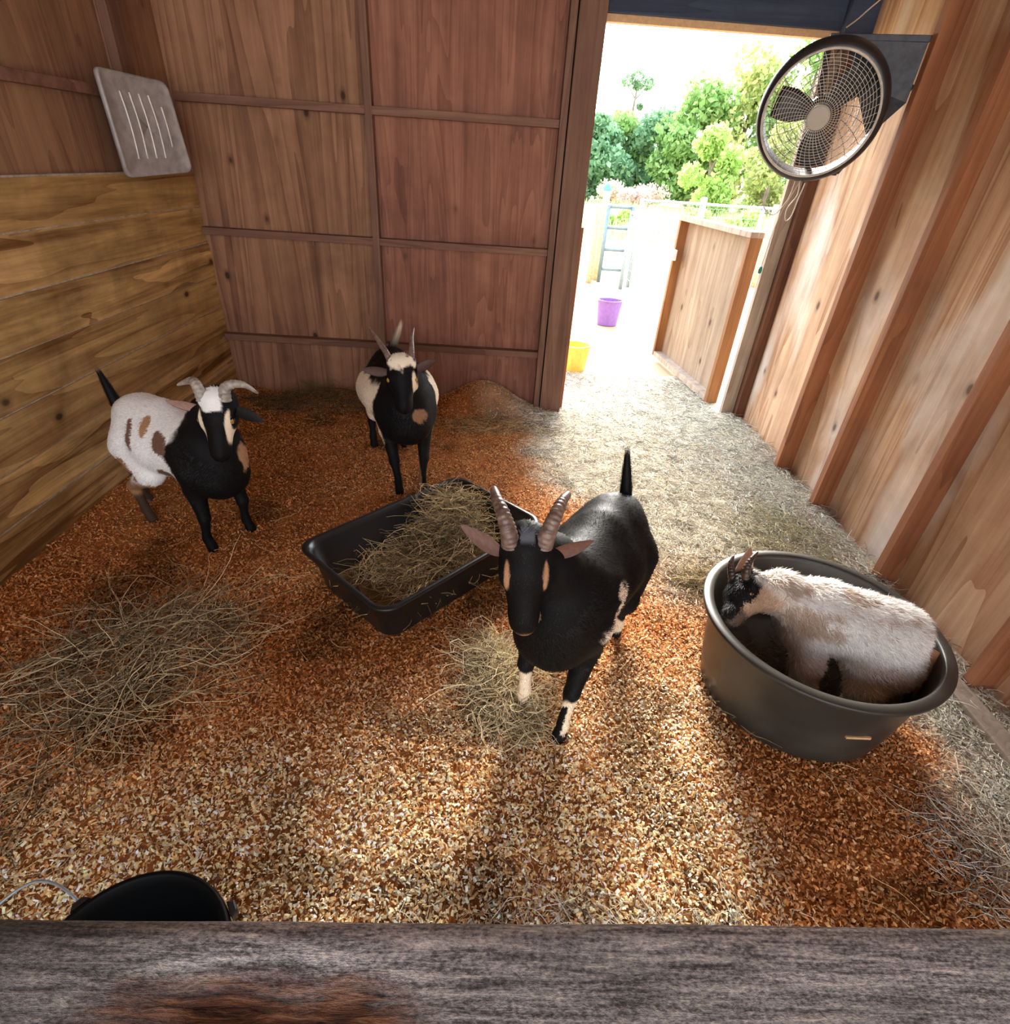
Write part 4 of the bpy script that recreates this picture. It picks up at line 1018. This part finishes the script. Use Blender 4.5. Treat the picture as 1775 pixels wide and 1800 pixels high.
hv = [front_leg(lf_, 1, (.258, 1.035, .0), sF), front_leg(lf_, -1, (.145, 1.150, .0), sF), hind_leg(lf_, 1, (.50, 1.475, 0), sF), hind_leg(lf_, -1, (.345, 1.585, 0), sF)]
G = Goat('goat', 'black goat with upright horns standing in the middle, looking up at the viewer', cF, hF, 0.0, (.098, 1.075, .688), (.106, .975, .475), hv, paint_black, .0048, sF, face_n=(0, -.9, .45))
G.fur(65000, .016, .0010, .20, vary=.7)
M_horn_F = M_horn_brown
H = G.H
G.horn(None, [H(.06, .030, .018), H(-.10, .038, .035), H(-.26, .050, .030), H(-.38, .066, .0), H(-.44, .085, -.03)], .0225, M_horn_F, 16, tip=.3)
G.horn(None, [H(.06, -.030, .018), H(-.10, -.036, .035), H(-.26, -.046, .030), H(-.40, -.058, -.005), H(-.48, -.064, -.040)], .0225, M_horn_F, 16, tip=.3)
G.ear(H(.18, .046, -.015), H(.02, .145, -.02), G.hn+V([.3,0,-.2]), w=.019, cout=BLK, cin=(.14,.06,.04), edge=(.12,.07,.05))
G.ear(H(.18, -.046, -.015), H(-.12, -.140, -.01), G.hn+V([-.3,0,.2]), w=.019, cout=BLK, cin=(.16,.08,.06), edge=(.14,.09,.07))
G.eye(1, out=.037, n_=.006); G.eye(-1, out=.037, n_=.006)
G.tail((.452, 1.555, .545), (.447, 1.595, .635), BLK, BLK*1.5, .021, .035, 1800)

# --- white goat with brown spots by the left wall
def paint_spot(g, v, a, b, z, head, ha, hb, hn, n1, n2):
    c = np.tile(WHT, (len(v), 1))
    bd = a - (.10+.75*np.maximum(z-.47, 0)) + .08*n1
    c = mixc(c, sst(-.012, .012, bd), BLK)
    for (aa, zz, ra, rz, k) in ((.060, .465, .038, .042, BRN*1.2), (-.042, .505, .020, .032, TAN*1.1), (-.111, .463, .018, .050, BRN*1.3), (.04, .325, .055, .030, BRN), (-.17, .30, .030, .06, TAN*.9)):
        e = ((a-aa+.2*(z-zz))/ra)**2+((z-zz)/rz)**2; c = mixc(c, sst(1.3, .8, e+2.4*n2)*(b < .06)*(a < .1), k)
    c = mixc(c, (a < -.08)*sst(.27, .22, z+.1*n1), TAN*.9)
    c = mixc(c, (a < -.08)*sst(.17, .13, z+.1*n1)*.85, BLK*2)
    c = mixc(c, (a > .22)*sst(1.2, .7, ((b-.055)/.045)**2+((z-.41)/.06)**2+2*n2)*(b > 0), TAN*1.3)
    hm = head
    c[hm] = BLK
    c = mixc(c, hm*sst(1.3, .8, (hb/.038)**2+((ha-.06)/.19)**2+2.5*n2)*(hn > -.02), WHT)
    c = mixc(c, hm*sst(1.3, .7, ((np.abs(hb)-.037+.016*(ha-.4))/.007)**2+((ha-.50)/.26)**2), CRM)
    c = mixc(c, (g.muz < .045)*hm*sst(-.030, -.042, hn)*.7, CRM)
    return c
cL, hL, sL = (-1.085, 1.955), (-1.405, 2.115), 1.0
lf_ = locf(cL, hL, 0, sL)
hv = [front_leg(lf_, 1, (-1.055, 2.03, 0), sL), front_leg(lf_, -1, (-1.155, 1.875, 0), sL), hind_leg(lf_, 1, (-1.60, 2.22, 0), sL), hind_leg(lf_, -1, (-1.505, 2.065, 0), sL)]
G = Goat('goat', 'white goat with brown spots, black front half and curled horns beside the left wall', cL, hL, 0.0, (-.985, 1.885, .678), (-.978, 1.785, .482), hv, paint_spot, .0055, sL, face_n=(.05, -.9, .45))
G.fur(42000, .015, .0010, .2, vary=.3)
H = G.H
G.horn(None, [H(.08, .030, .014), H(-.10, .038, .03), H(-.17, .066, .03), H(-.15, .100, .02), H(-.05, .132, .0)], .0225, M_horn_grey, 12)
G.horn(None, [H(.08, -.030, .014), H(-.10, -.036, .03), H(-.20, -.052, .02), H(-.20, -.085, .0), H(-.15, -.122, -.01)], .0225, M_horn_grey, 12)
G.ear(H(.22, .046, -.015), H(.42, .150, -.010), G.hn+V([0,0,.3]), w=.021, cout=BLK, cin=BLK*2)
G.ear(H(.20, -.046, -.015), H(.08, -.165, -.02), G.hn-V([0,0,.5]), w=.019, cout=BLK, cin=(.34,.20,.16), edge=BLK)
G.eye(1); G.eye(-1)
G.tail((-1.565, 2.195, .47), (-1.615, 2.23, .575), BLK, BLK, .026, .035, 1800)
cord_s = None

# --- black and cream goat by the back wall
def paint_belt(g, v, a, b, z, head, ha, hb, hn, n1, n2):
    c = np.tile(CRM, (len(v), 1))
    c = mixc(c, sst(-.01, .01, a-.165+.08*n1), BLK)
    c = mixc(c, sst(-.01, .01, z-(.505+.08*n1))*(a < .19), BLK)
    c = mixc(c, sst(-.01, .01, -a-.16+.12*n1), BLK)
    c = mixc(c, sst(1.3, .8, ((a-.02)/.05)**2+((z-.31)/.05)**2+2*n2)*(b < -.05), BLK)
    c = mixc(c, (z < .21)*1.0, BLK*1.4)
    c = mixc(c, (z < .24)*(np.abs(b) < .04)*(a > 0)*.8, TAN)
    c = mixc(c, (a > .2)*sst(1.2, .7, ((b-.035)/.035)**2+((z-.40)/.035)**2+2*n2)*.8, TAN)
    hm = head; c[hm] = BLK
    c = mixc(c, hm*sst(1.3, .85, (hb/.042)**2+((ha-.04)/.21)**2+2.5*n2)*(hn > -.03), CRM*V([1.05,1.1,1.15]))
    c = mixc(c, hm*sst(1.3, .7, ((hb-.040)/.007)**2+((ha-.50)/.24)**2)*(hb > 0), CRM)
    c = mixc(c, (g.muz < .045)*hm*sst(-.030, -.042, hn)*.5, CRM)
    return c
cB, hB, sB = (-.415, 2.54), (-.535, 2.87), 1.04
lf_ = locf(cB, hB, 0, sB)
hv = [front_leg(lf_, 1, (-.335, 2.46, 0), sB), front_leg(lf_, -1, (-.452, 2.43, 0), sB), hind_leg(lf_, 1, (-.515, 2.99, 0), sB), hind_leg(lf_, -1, (-.680, 2.95, 0), sB)]
G = Goat('goat', 'black and cream goat with long straight horns facing forward near the back wall', cB, hB, 0.0, (-.402, 2.375, .690), (-.382, 2.268, .512), hv, paint_belt, .006, sB, face_n=(.08, -.9, .45),
         torso=None, wide=1.3)
G.fur(34000, .015, .0011, .2, vary=.3)
H = G.H
G.horn(None, [H(.10, .030, .012), H(-.15, .036, .015), H(-.45, .038, -.002), H(-.72, .046, -.03)], .0165, M_horn_brown, 18)
G.horn(None, [H(.10, -.030, .012), H(-.15, -.048, .015), H(-.45, -.080, -.002), H(-.76, -.118, -.03)], .0165, M_horn_brown, 18)
G.ear(H(.22, .046, -.012), H(.02, .130, -.005), G.hn+V([0,0,.2]), w=.022, cout=BLK, cin=(.09,.05,.04))
G.ear(H(.22, -.046, -.012), H(.14, -.150, -.005), G.hn-V([0,0,.5]), w=.022, cout=BLK, cin=(.09,.05,.04))
G.eye(1); G.eye(-1)
G.tail((-.560, 2.985, .54), (-.525, 3.0, .630), BLK, CRM, .026, .045, 1500)

# --- pale kid curled up in the round tub
def paint_kid(g, v, a, b, z, head, ha, hb, hn, n1, n2):
    c = np.tile(V([.86, .84, .80]), (len(v), 1)); zz = v[:, 2]; x = v[:, 0]; y = v[:, 1]
    big = fbm(v*9+3, 3)-.5
    KT = V([.46,.31,.21])
    c = mixc(c, sst(.0, .14, big+.9*n2)*.8, KT)
    c = mixc(c, sst(.30, .22, zz+.15*n1)*.6, KT)
    nk = sst(.10, .17, a); c = mixc(c, nk*sst(.40, .33, zz+.15*n1)*.75, KT*.85)
    c = mixc(c, sst(-.20, -.25, a)*(zz < .34)*.7, KT*.8)
    hm = head; c[hm] = KT*1.25
    c = mixc(c, hm*(hn > -.005+.02*n2), BLK*2)
    c = mixc(c, hm*sst(.62, .80, ha+.2*n1)*.7, BLK*4)
    c = mixc(c, hm*sst(.15, -.02, ha)*(hn < .02)*.7, V([.86,.82,.76]))
    return c
cK, hK, sK = (1.035, 1.300), (1.245, 1.205), .86
torso_neck = (.13, 0, .36)
kt = [('e', (.11, 0, .345), (.10, .112, .120)), ('e', (.0, 0, .345), (.16, .122, .122)), ('e', (-.115, 0, .340), (.12, .122, .125)), ('e', (-.14, .06, .27), (.10, .075, .10)), ('c', (.14, .0, .30), (.17, .0, .36), .08, .07), ('c', (.08, 0, .41), (-.16, 0, .40), .05, .055)]
lk = locf(cK, hK, 0, sK)
# legs folded down to the tub bottom
hv = [('f', [lk(.12, .07, .28), V([1.028, 1.205, .18]), V([1.045, 1.198, .10]), V([1.040, 1.185, .062])], [.062, .046, .034, .032]),
      ('f', [lk(.10, -.04, .28), V([1.09, 1.30, .15]), V([1.075, 1.28, .062])], [.055, .036, .030]),
      ('h', [lk(-.10, .08, .24), V([1.180, 1.130, .17]), V([1.188, 1.125, .10]), V([1.170, 1.120, .062])], [.085, .058, .044, .034]),
      ('h', [lk(-.17, .03, .25), V([1.275, 1.150, .14]), V([1.265, 1.150, .062])], [.075, .038, .030])]
G = Goat('goat', 'pale kid goat with tan patches lying curled in the round black tub', cK, hK, 0.0, (.822, 1.335, .385), (.742, 1.235, .330), hv, paint_kid, .005, sK, face_n=(-.75, .1, .65), torso=kt, neck_r=(.078, .058), headw=1.2)
G.fur(90000, .030, .0010, .42, jit=.45, vary=.28, mask=1)
H = G.H
G.horn(None, [H(.16, .020, .02), H(-.02, .028, .05), H(-.22, .036, .062), H(-.48, .044, .062)], .016, M_horn_dark, 10)
G.horn(None, [H(.20, -.018, .02), H(.06, -.020, .05), H(-.10, -.022, .07), H(-.30, -.02, .078)], .016, M_horn_dark, 10)
G.ear(H(.14, -.036, -.01), V([.830, 1.400, .470]), V([-.2, -1, .3]), w=.026, cout=(.5,.36,.26), cin=(.42,.24,.15), edge=(.75,.62,.5))
G.ear(H(.16, .044, -.010), V([.885, 1.285, .365]), V([.1, -.8, .7]), w=.016, cout=(.45,.33,.25), cin=(.03,.02,.02), edge=(.85,.82,.78))
G.eye(1); G.eye(-1)
G.tail((1.335, 1.145, .31), (1.315, 1.105, .22), TAN*1.2, TAN, .018, .04)
